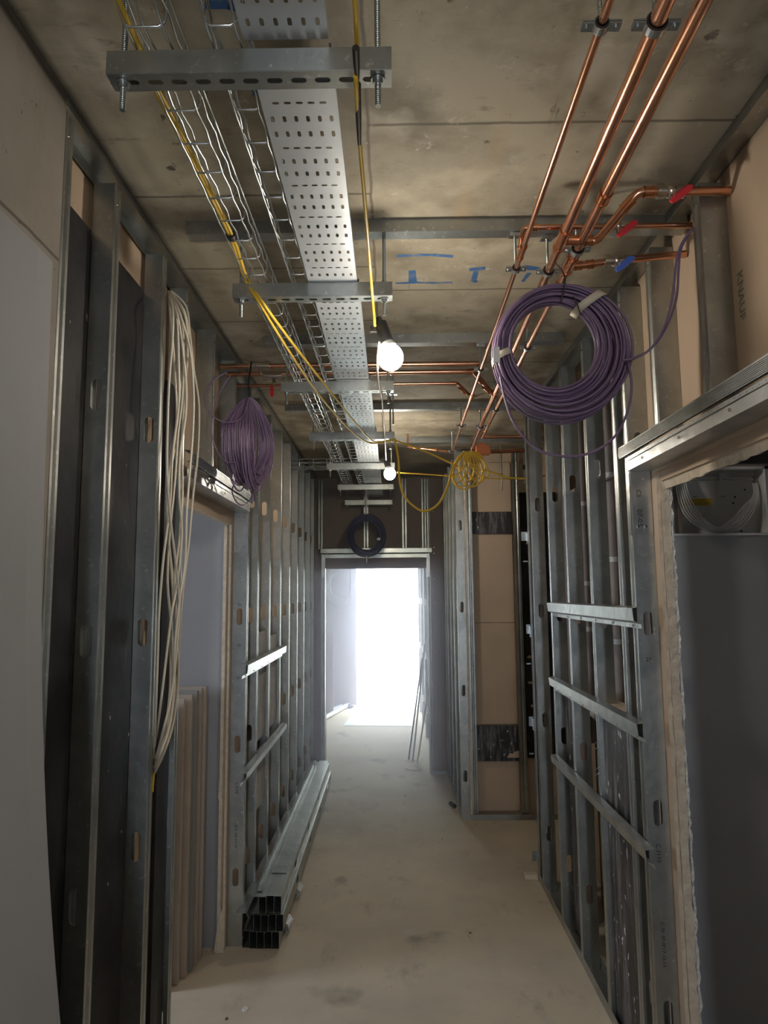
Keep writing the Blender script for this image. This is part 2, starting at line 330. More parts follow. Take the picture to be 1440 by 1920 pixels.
stud(XL, 2.74, -1, .07, 2.155, 2.735, 'short galvanised stud above the left door header, nearer the camera', GL)
stud(XL, 3.13, -1, .07, 2.155, 2.735, 'short galvanised stud above the left door header, behind the purple hank', GL)
rj = stud(XR, 2.386, 1, .07, 0, 2.735, 'galvanised stud with oval holes forming the side of the right door opening', GR, .046)
for y, t in ((2.512, 'galvanised stud right beside the right door stud, lit bright along its edge'), (2.883, 'galvanised stud just left of the scuffed black board behind the right rails'),
             (3.271, 'galvanised stud in front of the thinner insulated pipe on the right'), (3.629, 'galvanised stud near the left ends of the three right rails')):
    stud(XR, y, 1, .07, 0, 2.735, t, GR)
e = stud(XR, 4.065, 1, .07, 0, 2.735, 'galvanised stud ending the right partition, with small clips on its edge', GR, .045)
stud(XR, 4.175, 1, .07, 0, 2.735, 'galvanised stud closing the very end of the right partition beside the recess', GR, .04)
stud(XR, 1.752, 1, .07, 2.16, 2.735, 'wide short stud above the right door header, beside the printed tan board', GR, .046)
stud(XR, 2.100, 1, .07, 2.16, 2.735, 'narrow short stud above the right door header, behind the purple tail cables', GR, .052)
stud(XR, 1.36, 1, .07, 2.16, 2.735, 'short stud above the right door header at the right edge of the photo', GR)
# clips on the end stud
for z, dx in ((1.96, -.035), (1.40, -.022), (0.86, -.024), (0.10, -.03)):
    o = obj('clip', MB().box(XR + dx, XR, 4.235, 4.238, z, z + .055).box(XR - .004, XR, 4.20, 4.238, z - .02, z + .045), ZINC, e)
for z in (1.83, 1.22, .70): obj('clip', MB().box(XR - .03, XR - .004, 4.225, 4.228, z, z + .008), ZINC, e)

# back row of studs in the right service cavity
for i, y in enumerate((2.84, 3.16, 3.48, 3.86)):
    stud(1.10, y, 1, .06, 0, 2.735, 'galvanised stud in the rear row behind the right partition, %s from the door' % ORD[i], 'rear studs of the right service cavity', screws=False)

# ------------------------------------------------------------------ head and floor tracks
def track(name, x, sg, d, y0, y1, front, back, label, top=True):
    z = H - .002 if top else 0.002; k = -1 if top else 1
    mb = MB().strip([(x, z + k * front), (x, z), (x + sg * d, z), (x + sg * d, z + k * back)], 1, y0, y1)
    o = obj(name, mb, GALV, None, solid=0.0015); tag(o, label, 'metal track'); return o
track('head_track', XL + .001, -1, LD + .004, 1.44, 2.42, .020, .034, 'deep galvanised head track at the ceiling over the black panels')
track('head_track', XL + .001, -1, .074, 2.425, 6.6, .03, .05, 'long galvanised head track at the ceiling along the far left studs')
track('head_track', XR - .001, 1, .074, 0.9, 4.22, .03, .036, 'galvanised head track at the ceiling over the right partition')
track('floor_track', XR - .001, 1, .074, 2.39, 4.22, .045, .045, 'galvanised floor track under the right partition studs', False)
track('floor_track', XL + .001, -1, .074, 3.48, 6.6, .045, .045, 'galvanised floor track under the far left studs', False)
track('floor_track', XL + .001, -1, LD + .004, 1.44, 2.40, .045, .045, 'galvanised floor track under the near left studs', False)

# ------------------------------------------------------------------ linings
def board(name, mb, m, label, cat='board', group=None, bevel=0):
    o = obj(name, mb, m, None, bevel=bevel); tag(o, label, cat, group); return o
xb = XL - LD - .001
board('black_board', MB().box(xb - .012, xb, 1.448, 1.712, .05, 2.60), BLACK, 'tall black panel in the stud bay nearest the camera, beside the white board', 'panel')
board('black_board', MB().box(xb - .012, xb, 1.76, 2.098, .05, 2.61), BLACK, 'tall black scratched panel in the bay left of the cream cables', 'panel')
board('black_board', MB().box(XL - .027, XL - .015, 2.235, 2.350, .05, 2.36), BLACK, 'narrow black panel behind the hanging cream cables', 'panel')
board('plasterboard', MB().box(xb - .026, xb - .013, 1.438, 2.43, 0.01, 2.765), TAN, 'tan plasterboard lining behind the near left black panels', 'plasterboard')
# door reveal linings, two layers, left: notched boards
for i, (x, d, t) in enumerate(((XL - .0725, .03, 'inner layer'), (XL - .088, .035, 'outer layer'))):
    mb = MB(); x1 = x; x0 = x - .0125
    mb.prism([(2.43, 2.0 + .012 * i), (3.48 - d, 2.0 + .012 * i), (3.48 - d, 0.012), (6.59, 0.012), (6.59, 2.765), (2.43, 2.765)], 0, x0, x1)
    board('plasterboard', mb, TAN, 'tan plasterboard %s around the left door opening and behind the far studs' % t, 'plasterboard')
board('board_edge_strip', MB().box(XL - .084, XL - .0725, 3.436, 3.4495, .012, 2.0).box(XL - .108, XL - .092, 3.430, 3.4445, .012, 2.0), EDGE, 'ragged cream board edge down the far side of the left door opening', 'board edge')
board('board_edge_strip', MB().box(XL - .1005, XL - .0725, 2.44, 3.44, 1.994, 1.999), EDGE, 'ragged cream board edge along the top of the left door opening', 'board edge')
mb = MB().add([(XL - .075, 3.432, .0), (XL - .105, 3.425, .0), (XL - .118, 3.42, .005), (XL - .10, 3.43, .16), (XL - .085, 3.434, .19), (XL - .078, 3.436, .1)], [(0, 1, 2, 3, 4, 5)])
board('board_offcut', mb, EDGE, 'torn cream board scrap at the foot of the left door opening', 'offcut').modifiers.new('thickness', 'SOLIDIFY').thickness = .006
mb = MB().add([(XL - .100, 3.432, .66), (XL - .112, 3.428, .69), (XL - .108, 3.43, .80), (XL - .098, 3.434, .84)], [(0, 1, 2, 3)])
board('board_offcut', mb, EDGE, 'torn paper flap halfway down the far side of the left door opening', 'offcut').modifiers.new('thickness', 'SOLIDIFY').thickness = .004
# board pieces seen between the far left studs
board('cement_board', MB().box(XL - .020, XL - .012, 3.80, 4.12, .86, 1.44).box(XL - .020, XL - .012, 4.17, 4.50, .86, 1.40), CEMENT, 'grey speckled board set between studs above the lower left rail', 'board')
board('cement_board', MB().box(XL - .020, XL - .012, 3.80, 4.12, .50, .80), CEMENT, 'small grey board piece below the lower left rail', 'board')
board('white_board_scrap', MB().box(XL - .040, XL - .030, 6.22, 6.30, .98, 1.36), WHITEB, 'pale torn board scrap between the far left studs near the end doorway', 'board')
# right linings: two layers round the right door opening
for i, (x, d) in enumerate(((XR + .0715, .042), (XR + .0845, .046), (XR + .0975, .05))):
    if i == 2: continue
    mb = MB(); zt = (2.052, 2.02)[i]
    yf = (2.47, 2.47)[i]
    mb.prism([(1.25, zt), (2.386 - d, zt), (2.386 - d, .01), (yf, .01), (yf, 2.765), (1.25, 2.765)], 0, x, x + .0125)
    _b = board('plasterboard', mb, TAN, ('tan plasterboard with green print above the right door header', 'second tan plasterboard layer behind the right door stud')[i], 'plasterboard')
    if i == 0: TANB = _b
# ragged cut edges facing the camera
def ragged(x0, x1, y, z0, z1, n, amp):
    mb = MB(); vs = []
    for k in range(n + 1):
        z = z0 + (z1 - z0) * k / n
        vs += [(x0 + random.uniform(-amp * .3, amp * .3), y - random.uniform(0, amp), z), (x1 + random.uniform(-amp, amp), y - random.uniform(0, amp), z)]
    mb.add(vs, [(2 * k, 2 * k + 1, 2 * k + 3, 2 * k + 2) for k in range(n)]); return mb
o = board('board_edge_strip', ragged(XR + .0715, XR + .0835, 2.343, .01, 2.04, 60, .0015), EDGE, 'cream cut board edge next to the right door stud', 'board edge'); o.modifiers.new('t', 'SOLIDIFY').thickness = .002
o = board('board_edge_strip', ragged(XR + .085, XR + .112, 2.338, .01, 2.02, 90, .004), EDGE, 'wide ragged cream board edge down the right door opening', 'board edge'); o.modifiers.new('t', 'SOLIDIFY').thickness = .002
obj('gypsum_core', ragged(XR + .112, XR + .119, 2.334, .01, 2.01, 120, .004), GYPS, o)
mb = MB(); n = 50; vs = []
for k in range(n + 1):
    y = 1.25 + (2.335 - 1.25) * k / n; vs += [(XR + .0975, y, 2.05 + random.uniform(-.001, .001)), (XR + .1105, y, 1.995 + random.uniform(-.003, .003))]
mb.add(vs, [(2 * k, 2 * k + 1, 2 * k + 3, 2 * k + 2) for k in range(n)])
o = board('board_edge_strip', mb, EDGE, 'cream board strip with ragged lower edge under the right door header', 'board edge'); o.modifiers.new('t', 'SOLIDIFY').thickness = .012
# right cavity
board('plasterboard', MB().box(1.165, 1.178, 2.80, 4.20, .01, 2.765), TAN, 'tan plasterboard at the back of the right service cavity', 'plasterboard')
board('black_board', MB().box(XR + .015, XR + .027, 2.558, 2.880, .01, 1.165), BLACKS, 'scuffed black board with white scratches behind the right rails', 'panel')
board('black_board', MB().box(XR + .045, XR + .055, 3.46, 3.622, .03, 1.15), BLACKS, 'black panel deep behind the studs left of the scuffed board', 'panel')
board('brown_board', MB().box(.99, 1.0, 3.68, 4.05, .03, 2.2), BROWN, 'brown board strip behind the end studs of the right partition', 'board')
board('board_offcut', MB().box(XR + .02, XR + .11, 2.6, 2.95, 1.19, 1.197), EDGE, 'thin tan board piece lying on the middle right rail', 'offcut')

# printing on the tan board above the right door
kn = text_mesh('KNAUF', .040, (XR + .0708, 1.712, 2.40), (0, 0, -1), (0, -1, 0), GREENINK, 'printed_name', TANB, .0009)

# ------------------------------------------------------------------ door headers
def header(x, sg, y0, y1, ya, yb, label, zt=2.160):
    t = thing('door_header', label, 'door header', (x, (y0 + y1) / 2, 2.06))
    xo = x - sg * .012
    rib = [(xo + sg * .01, 2.121), (xo, 2.121)]
    for k in range(8): z = 2.123 + k * (zt - 2.126) / 8; rib += [(xo, z), (xo - sg * .003, z + .0010), (xo - sg * .003, z + .0022), (xo, z + .0036)]
    rib += [(xo, zt), (x + sg * .01, zt + .002)]
    obj('upper_channel', MB().strip(rib, 1, ya, yb), ZRIB, t, solid=.0007)
    obj('lower_channel', MB().strip([(x - sg * .010, 2.098), (x - sg * .010, 2.064), (x + sg * .071, 2.062), (x + sg * .071, 2.10)], 1, y0, y1), ZRIB, t, solid=.0014)
    mb = MB(); f = lambda u, v: (x - sg * (.0105 + .00), u, v); n = int((y1 - y0) / .028); c = y0
    lip = MB()
    for k in range(n): lip.slot_cell(lambda u, v: (x - sg * .0145, u, v), y0 + k * .028, y0 + (k + 1) * .028, 2.0965, 2.1085, y0 + (k + .5) * .028, 2.1025, .0025, .0025, 2)
    obj('perforated_lip', lip, ZINC, t)
    cyls('screw', [((x - sg * .010, y0 + (y1 - y0) * (k + .5) / 5, 2.082), (x - sg * .015, y0 + (y1 - y0) * (k + .5) / 5, 2.082), .0045, 8) for k in range(5)], NICK, t)
    return t
hr = header(XR, 1, 0.9, 2.386, 0.9, 2.455, 'long ribbed galvanised header over the right door opening')
hl = header(XL, -1, 2.395, 3.478, 2.41, 3.555, 'galvanised header over the left door opening, below the purple hank')
def tab(x, sg, y, d, parent, z0, txt):
    o = obj('header_tab', MB().box(*sorted((x + sg * .001, x + sg * (d - .002))), y - .0035, y - .002, z0, 2.062), ZRIB, parent)
    cyls('tab_screw', [((x + sg * d * q, y - .0035, zz), (x + sg * d * q, y - .008, zz), .0042, 10) for zz in (2.038, z0 + .025) for q in (.25, .62)], NICK, parent)
tab(XR, 1, 2.386, .07, hr, 1.845, ''); tab(XL, -1, 3.480, .07, hl, 1.86, '')
obj('bent_strap', MB().box(XR - .006, XR - .004, 2.384, 2.402, 1.84, 2.06), ZRIB, hr)
# hand written and printed marks on the two door studs
text_mesh('C3', .022, (XR + .024, 2.3815, 1.985), (0, 0, -1), (1, 0, 0), INK, 'handwriting', hr)
text_mesh('07-03', .026, (XR + .024, 2.3815, 1.90), (0, 0, -1), (1, 0, 0), INK, 'handwriting', hr)
for s_, z_, sz in (('27', 1.42, .018), ('C 3110', .80, .02), ('C-70  07-0F17-10-13', .52, .016)):
    text_mesh(s_, sz, (XR + .030, 2.3845, z_), (0, 0, -1) if sz != .018 else (1, 0, 0), (1, 0, 0) if sz != .018 else (0, 0, 1), INK, 'printed_text', rj)
for s_, z_, sz in (('22', 1.60, .018), ('C3', 1.40, .016), ('07', 1.24, .016), ('C 0170', .72, .018), ('LB K OF-17-10', .50, .018)):
    text_mesh(s_, sz, (XL - .036, 3.4785, z_), (0, 0, -1) if z_ < 1 else (1, 0, 0), (1, 0, 0) if z_ < 1 else (0, 0, 1), INK, 'printed_text', lj)

# ------------------------------------------------------------------ horizontal rails on the studs
def rail(x, sg, y0, y1, z0, z1, label, group):
    a = x - sg * .034
    o = obj('metal_rail', MB().strip([(x - sg * .004, z1 + .006), (a, z1 + .001), (a + sg * .004, z0 + .006), (x - sg * .006, z0 - .004), (x - sg * .004, z0 - .020)], 1, y0, y1), ZRIB, None, solid=.0014)
    tag(o, label, 'metal rail', group)
    cyls('screw', [((x - sg * .003, y0 + .08 + (y1 - y0 - .16) * k / 5, z0 - .012), (x - sg * .009, y0 + .08 + (y1 - y0 - .16) * k / 5, z0 - .012), .004, 8) for k in range(6)], NICK, o)
g = 'rails across the right studs'
rail(XR, 1, 2.335, 3.60, 1.545, 1.592, 'upper of the three galvanised rails across the right studs', g)
rail(XR, 1, 2.345, 3.62, 1.172, 1.215, 'middle galvanised rail across the right studs, on top of the scuffed black board', g)
rail(XR, 1, 2.325, 3.64, 0.790, 0.828, 'lowest galvanised rail across the right studs', g)
g = 'rails across the far left studs'
rail(XL, -1, 3.37, 4.60, 1.268, 1.312, 'upper galvanised rail beyond the left door, brightly lit', g)
rail(XL, -1, 3.37, 4.64, 0.775, 0.812, 'lower galvanised rail beyond the left door', g)

# ------------------------------------------------------------------ leaning sheet, left
mb = MB(); N = 26; sec = [(2.326, -.68), (2.202, -.676), (1.983, -.674), (1.771, -.672), (1.617, -.667), (1.517, -.662), (1.37, -.652), (1.179, -.634), (1.032, -.618), (.888, -.598), (.6, -.55), (.3, -.48), (0, -.40)]
def sx(z):
    for (z0, x0), (z1, x1) in zip(sec, sec[1:]):
        if z >= z1: t = (z0 - z) / (z0 - z1); return x0 + (x1 - x0) * t
    return sec[-1][1]
vs = []; T = .0125
for k in range(N + 1):
    z = 2.325 * (1 - k / N); x = sum(sx(max(0, min(2.325, z + d))) for d in (-.15, -.08, 0, .08, .15)) / 5
    x = max(x, XL + .02)
    for y, dx in ((0.0, -.01), (1.27, 0), (1.285, -.001), (1.335, -.003)): vs.append((x + dx + .0, y, z))
    for y in (1.335, 0.0): vs.append((x - T, y, z))
fs = [(k * 6 + a, k * 6 + (a + 1) % 6, k * 6 + 6 + (a + 1) % 6, k * 6 + 6 + a) for k in range(N) for a in range(6)] + [(5, 4, 3, 2, 1, 0), tuple(N * 6 + a for a in range(6))]
mb.add(vs, fs)
board('leaning_board', mb, WHITEB, 'large bowed white plasterboard sheet leaning against the concrete pier at left', 'plasterboard')

SIDEB = mat('beige_board', (.52, .45, .39), .85, 0, (8, (.46, .40, .35), .4, .65))
# boards stacked inside the left side room
for i in range(6):
    y = 3.10 + i * .052; r = (-.944, -.925, -.905, -.895, -.888, -.882)[i]; hgt = (1.17, 1.19, 1.20, 1.21, 1.215, 1.215)[i]
    o = board('stacked_board', MB().box(r - .40, r, y, y + .024, 0.002, hgt), (WHITEB if i in (0, 3) else SIDEB), 'narrow board stacked upright inside the left side room, %s from the front' % ORD[i], 'board', 'boards stacked in the left side room', .001)

# ------------------------------------------------------------------ pipes in the right cavity
def vpipe(x, y, r, z0, z1, bands, label):
    t = thing('insulated_pipe', label, 'pipe', (x, y, 0))
    obj('foam_sleeve', MB().cyl((x, y, z0), (x, y, z1), r, 18), GREYIN, t)
    for z in bands: obj('pipe_band', MB().cyl((x, y, z - .011), (x, y, z + .011), r + .0022, 18).box(x - r - .03, x - r, y - .008, y + .008, z - .003, z + .003), WPL, t)
vpipe(1.00, 3.10, .0245, .95, 2.74, (2.17, 1.79, 1.43), 'thicker grey insulated pipe rising behind the right partition studs')
vpipe(1.00, 3.58, .022, .9, 2.74, (2.10, 1.69, 1.46), 'thinner grey insulated pipe rising behind the right partition studs')
t = thing('waste_pipe', 'grey plastic waste pipe crossing behind the studs under the middle right rail', 'pipe', (.98, 3.5, 1.1))
obj('pipe_body', MB().cyl((.96, 4.0, 1.13), (.96, 3.12, 1.05), .022, 18), GREYPL, t); obj('elbow', MB().tube(smooth_path([(.96, 3.15, 1.053), (.96, 3.08, 1.04), (.965, 3.05, .99), (.97, 3.05, .86)], 6), .026, 16), GREYPL, t)
for y in (3.86, 3.55): obj('pipe_band', MB().cyl((.96, y, 1.117), (.96, y + .02, 1.119), .0255, 18), GREYPL, t)
for y, z in ((2.93, 1.055), (2.93, .955)):
    tag(obj('long_screw', MB().cyl((.86, 2.92, z), (.80, 2.86, z - .01), .0016, 6).cyl((.87, 2.92, z - .02), (.80, 2.87, z - .035), .0016, 6), ZINC), 'thin screws poking from the stud left of the scuffed board, %s pair' % ('upper' if z > 1 else 'lower'), 'screw', 'protruding screws right')

# ------------------------------------------------------------------ recessed distribution box, right side room
t = thing('distribution_box', 'white recessed electrical box with looped cables and yellow ATTENTION label in the right room', 'electrical box', (1.30, 2.75, 1.865))
x0, x1, z0, z1 = 1.10, 1.505, 1.865, 2.14
obj('box_shell', MB().box(x0, x1, 2.84, 2.845, z0, z1).box(x0, x0 + .002, 2.745, 2.845, z0, z1).box(x1 - .002, x1, 2.745, 2.845, z0, z1).box(x0, x1, 2.745, 2.845, z0, z0 + .002).box(x0, x1, 2.745, 2.845, z1 - .002, z1), WPL, t)
obj('frame', MB().box(x0, x1, 2.738, 2.745, z0, z0 + .008).box(x0, x1, 2.738, 2.745, z1 - .012, z1).box(x0, x0 + .010, 2.738, 2.745, z0, z1).box(x1 - .012, x1, 2.738, 2.745, z0, z1), WPL, t)
obj('mounting_rail', MB().box(x0 + .06, x1 - .02, 2.80, 2.805, z1 - .030, z1 - .018).box(x0 + .05, x1 - .03, 2.79, 2.795, z1 - .048, z1 - .044).box(x0 + .075, x0 + .085, 2.785, 2.81, z1 - .05, z1 - .015).box(x0 + .235, x0 + .245, 2.785, 2.81, z1 - .05, z1 - .015), GREYPL, t)
for i in range(6):
    k = i * .007
    pts = [(x0 + .062 + k * 1.1, 2.80, z1 - .03), (x0 + .058 + k * 1.3, 2.78, 2.04), (x0 + .075 + k * 1.5, 2.775, 1.965 + k * .3), (x0 + .13 + k, 2.775, 1.905 + k * .6), (x0 + .21, 2.775, 1.880 + k * .55), (x0 + .29 - k, 2.775, 1.892 + k * .8), (x0 + .355 - k * .8, 2.78, 1.955 + k), (x0 + .385 - k * .5, 2.785, 2.03), (x0 + .392 - k * .5, 2.80, 2.08)]
    obj('cable_loop', MB().tube(smooth_path(pts, 6), .0032, 8), WPL, t)
lb = obj('warning_label', MB().box(x0 + .098, x0 + .222, 2.8385, 2.8395, 1.996, 2.025), YLAB, t)
obj('cable_entry', MB().box(x0 + .165, x0 + .183, 2.825, 2.84, 1.938, 1.958), WPL, t); obj('fixing_hole', MB().cyl((x0 + .174, 2.8245, 1.948), (x0 + .174, 2.823, 1.948), .004, 12), INK, t)
for (a, b) in ((.045, 2.03), (.155, 2.033), (.27, 2.033)): obj('punched_slot', MB().box(x0 + a - .008, x0 + a + .008, 2.838, 2.8395, b - .001, b + .001), INK, t)
cyls('punched_hole', [((x0 + a, 2.8395, b), (x0 + a, 2.838, b), .004, 8) for (a, b) in ((.318, 2.03), (.31, 2.005), (.335, 1.89), (.36, 2.06))], INK, t)
text_mesh('ATTENTION!', .012, (x0 + .16, 2.838, 2.0165), (1, 0, 0), (0, 0, 1), INK, 'label_text', lb)
for z_, a_ in ((2.0075, .052), (2.0015, .044)):
    mb = MB(); q = -a_
    while q < a_: l_ = random.uniform(.004, .012); mb.box(x0 + .16 + q, x0 + .16 + min(q + l_, a_), 2.838, 2.8384, z_ - .0011, z_ + .0011); q += l_ + .0022
    obj('label_text', mb, INK, lb)
board('shelf_top', MB().box(.96, 2.7, 2.745, 3.25, 2.141, 2.15), BROWN, 'dark ledge above the electrical box in the right room', 'ledge')

# ------------------------------------------------------------------ ceiling channels
def channel_mesh(x0, x1, w, h, slots):
    """U channel along x: base at z=0 with slots, open top; local coordinates"""
    mb = MB(); p = .0415; n = int((x1 - x0) / p); a = x0 + ((x1 - x0) - n * p) / 2
    if slots:
        f = lambda u, v: (u, v, 0)
        mb.quad((x0, -w / 2, 0), (a, -w / 2, 0), (a, w / 2, 0), (x0, w / 2, 0)); mb.quad((a + n * p, -w / 2, 0), (x1, -w / 2, 0), (x1, w / 2, 0), (a + n * p, w / 2, 0))
        for k in range(n): mb.slot_cell(f, a + k * p, a + (k + 1) * p, -w / 2, w / 2, a + (k + .5) * p, 0, .0135, .0062, 4)
    else: mb.quad((x0, -w / 2, 0), (x1, -w / 2, 0), (x1, w / 2, 0), (x0, w / 2, 0))
    for s in (-1, 1):
        mb.add([(x0, s * w / 2, 0), (x1, s * w / 2, 0), (x1, s * w / 2, h), (x0, s * w / 2, h), (x1, s * w / 2 - s * .010, h), (x0, s * w / 2 - s * .010, h)], [(0, 1, 2, 3), (3, 2, 4, 5)])
    return mb
def rod(parent, x, y, z0, z1, r=.0052, nutz=()):
    o = obj('threaded_rod', MB().cyl((x, y, z0), (x, y, z1), r, 12), THREAD, parent)
    for z in nutz:
        obj('nut', MB().cyl((x, y, z), (x, y, z + .008), .0098, 6), ZINC, parent); obj('washer', MB().cyl((x, y, z + (.008 if z < 2.56 else -.002)), (x, y, z + (.010 if z < 2.56 else 0)), .0125, 16), ZINC, parent)
STR = [(1.105, -.478, .010, 2.535), (2.005, -.467, .013, 2.535), (2.98, -.474, .021, 2.535), (3.95, -.464, .030, 2.535), (4.91, -.450, .036, 2.535), (5.80, -.44, .03, 2.52), (6.42, -.42, .02, 2.47)]
WH = ['nearest the camera at the top of the photo', 'second from the camera, above the nearer lamp', 'third from the camera', 'fourth from the camera, where the yellow cables meet', 'fifth from the camera, beside the farther lamp', 'sixth from the camera', 'farthest, in front of the end wall']
for (y, a, b, z), ww in zip(STR, WH):
    t = thing('strut_hanger', 'slotted galvanised strut hung on threaded rods, ' + ww, 'strut', (a, y, z), 'tray support struts')
    cm = channel_mesh(a, b, .042, .041, True); cm.v = [(p[0], p[1] + y, p[2] + z) for p in cm.v]
    obj('slotted_channel', cm, GALV, t, solid=.0024)
    for x in (a + .022, b - .024): rod(t, x, y, z - (.055 if y > 1.5 else .052), H - .001, nutz=(z - .012, z + .043))
PUR = [(1.995, -.606, .900), (2.93, -.54, .762), (4.03, -.62, .95), (4.95, -.40, 1.4)]
for i, (y, a, b) in enumerate(PUR):
    mb = channel_mesh(a, b, .045, .040, False); mb.v = [(p[0], p[1] + y, H - .0405 + (p[2])) for p in mb.v]
    mb.box(a + .02, b - .01, y + .024, y + .05, H - .022, H - .001)
    tag(obj('ceiling_channel', mb, GALV, None, solid=.0015), 'galvanised channel fixed across the ceiling, %s from the camera' % ORD[i], 'ceiling channel', 'channels fixed to the ceiling')

# ------------------------------------------------------------------ perforated tray
def tray(y0, y1, z, label, phase=0):
    xa = -.238 + .006 * (y0 - 1.1); xb = -.093 + .006 * (y0 - 1.1); W = xb - xa; p = .0448; n = int((y1 - y0 - .01) / p); mb = MB(); f = lambda u, v: (u, v, z)
    c = y0 + .006; mb.quad(f(xa, y0), f(xb, y0), f(xb, c), f(xa, c))
    for k in range(n):
        if (k + phase) % 3 == 2:
            m = 5; e = .016; cw = (W - 2 * e) / m
            mb.quad(f(xa, c), f(xa + e, c), f(xa + e, c + p), f(xa, c + p)); mb.quad(f(xb - e, c), f(xb, c), f(xb, c + p), f(xb - e, c + p))
            for q in range(m): mb.slot_cell(f, xa + e + q * cw, xa + e + (q + 1) * cw, c, c + p, xa + e + (q + .5) * cw, c + p / 2, .0070, .0034, 3)
        else:
            m = 6; e = .003; cw = (W - 2 * e) / m
            mb.quad(f(xa, c), f(xa + e, c), f(xa + e, c + p), f(xa, c + p)); mb.quad(f(xb - e, c), f(xb, c), f(xb, c + p), f(xb - e, c + p))
            for q in range(m): mb.slot_cell(f, xa + e + q * cw, xa + e + (q + 1) * cw, c, c + p, xa + e + (q + .5) * cw, c + p / 2, .0037, .0088, 3)
        c += p
    mb.quad(f(xa, c), f(xb, c), f(xb, y1), f(xa, y1))
    t = thing('cable_tray', label, 'cable tray', (xa, y0, z), 'perforated tray lengths')
    obj('perforated_base', mb, TRAY, t, solid=.001)
    for x, s in ((xa, 1), (xb, -1)): obj('side_flange', MB().strip([(x, z), (x, z + .022), (x + s * .006, z + .022)], 1, y0, y1), TRAY, t, solid=.001)
for i, (a, b, z) in enumerate(((.30, 1.082, 2.592), (1.10, 2.0, 2.578), (2.012, 2.93, 2.578), (2.945, 3.90, 2.578), (3.91, 4.86, 2.578), (4.87, 5.77, 2.57), (5.78, 6.5, 2.55))):
    tray(a, b, z, 'length of perforated steel cable tray, %s from the camera' % ORD[i])

# ------------------------------------------------------------------ wire baskets
def basket(xs, xe, y0, y1, z, hgt, label, drift=.006, nb=3, step=.1):
    mb = MB(); r = .0022; dx = lambda y: drift * (y - 1.1)
    longs = [(xs + (xe - xs) * (k / (nb - 1)) * .84 + .08 * (xe - xs), z) for k in range(nb)] + [(xs, z + hgt * .5), (xe, z + hgt * .5), (xs, z + hgt), (xe, z + hgt)]
    for j, (x, zz) in enumerate(longs):
        n = int((y1 - y0) / .05); pts = [(x + dx(y0 + k * .05) + .0022 * math.sin(k * math.pi + j), y0 + k * .05, zz + .002 * math.cos(k * math.pi + j)) for k in range(n + 1)]
        mb.tube(smooth_path(pts, 2), r if j < nb + 2 else .0027, 6)
    y = y0 + .04; 
    while y < y1:
        d = dx(y); c = .012
        pts = [(xs + d, y, z + hgt), (xs + d, y, z + c), (xs + d + c * .3, y, z + c * .3), (xs + d + c, y, z - .003), (xe + d - c, y, z - .003), (xe + d - c * .3, y, z + c * .3), (xe + d, y, z + c), (xe + d, y, z + hgt)]
        mb.tube(pts, r, 6); y += step
    o = obj('wire_basket', mb, ZINC); return tag(o, label, 'cable basket')
basket(-.434, -.362, .4, 6.45, 2.585, .055, 'narrow wire basket tray running along the yellow cable')
basket(-.300, -.243, .4, 6.45, 2.585, .055, 'wire basket tray running beside the perforated tray', nb=2)
o = basket(.02, .145, -1.2, -.05, 0, .06, 'wire basket tray crossing towards the right recess', 0); o.rotation_euler.z = math.radians(-90); o.location = (0, 5.14, 2.57)
for x in (.98,): 
    t = thing('rod_hanger', 'threaded rod with square black clamp over the right recess', 'hanger', (x, 4.98, 2.45)); rod(t, x, 4.98, 2.43, H - .001); obj('clamp', MB().box(x - .016, x + .016, 4.96, 5.0, 2.535, 2.565), BLK, t)

# ------------------------------------------------------------------ copper pipes
def pipe(name, pts, r, label, fits=(), m=None, group=None):
    o = obj(name, MB().tube(pts, r, 16), m or COPPER); tag(o, label, 'copper pipe', group)
    for (p, q) in fits: obj('fitting', MB().tube([p, q], r + .0022, 16).tube([p, Vector(p).lerp(Vector(q), .12)], r + .0036, 16).tube([Vector(p).lerp(Vector(q), .88), q], r + .0036, 16), COPJ, o)
    return o
Z = 2.62
def px1(y): return .371 + .017 * (y - 1.04)
def px2(y): return .465 + .0245 * (y - 1.04)
def px3(y): return .528 + .0165 * (y - 1.04)
p1 = pipe('copper_pipe', [(px1(y), y, Z) for y in (-.8, 2, 4.75)], .0078, 'thinnest copper pipe, left of the three running along the ceiling', [((px1(1.86), 1.86, Z), (px1(1.93), 1.93, Z)), ((px1(3.33), 3.33, Z), (px1(3.40), 3.40, Z))])
p2 = pipe('copper_pipe', [(px2(y), y, Z) for y in (-.8, 1.86)], .0142, 'thick copper pipe, middle of the three along the ceiling', [((px2(1.78), 1.775, Z), (px2(1.88), 1.875, Z))])
obj('pipe_reduced', MB().tube([(px2(1.86), 1.86, Z), (px2(4.6), 4.6, Z)], .0125, 16), COPPER, p2)
obj('fitting', MB().tube([(px2(3.30), 3.30, Z), (px2(3.38), 3.38, Z)], .015, 16), COPJ, p2)
p3 = pipe('copper_pipe', [(px3(y), y, Z) for y in (-.8, 1.98)], .0138, 'thick copper pipe, right of the three along the ceiling', [((px3(1.60), 1.60, Z), (px3(1.64), 1.64, Z)), ((px3(1.93), 1.93, Z), (px3(2.02), 2.02, Z))])
obj('pipe_reduced', MB().tube([(px3(1.98), 1.98, Z), (px3(4.28), 4.28, Z)], .0105, 16), COPPER, p3)
obj('fitting', MB().tube([(px3(2.10), 2.10, Z), (px3(2.13), 2.13, Z)], .014, 16).tube([(px3(4.1), 4.1, Z), (px3(4.28), 4.28, Z)], .013, 14), COPJ, p3)
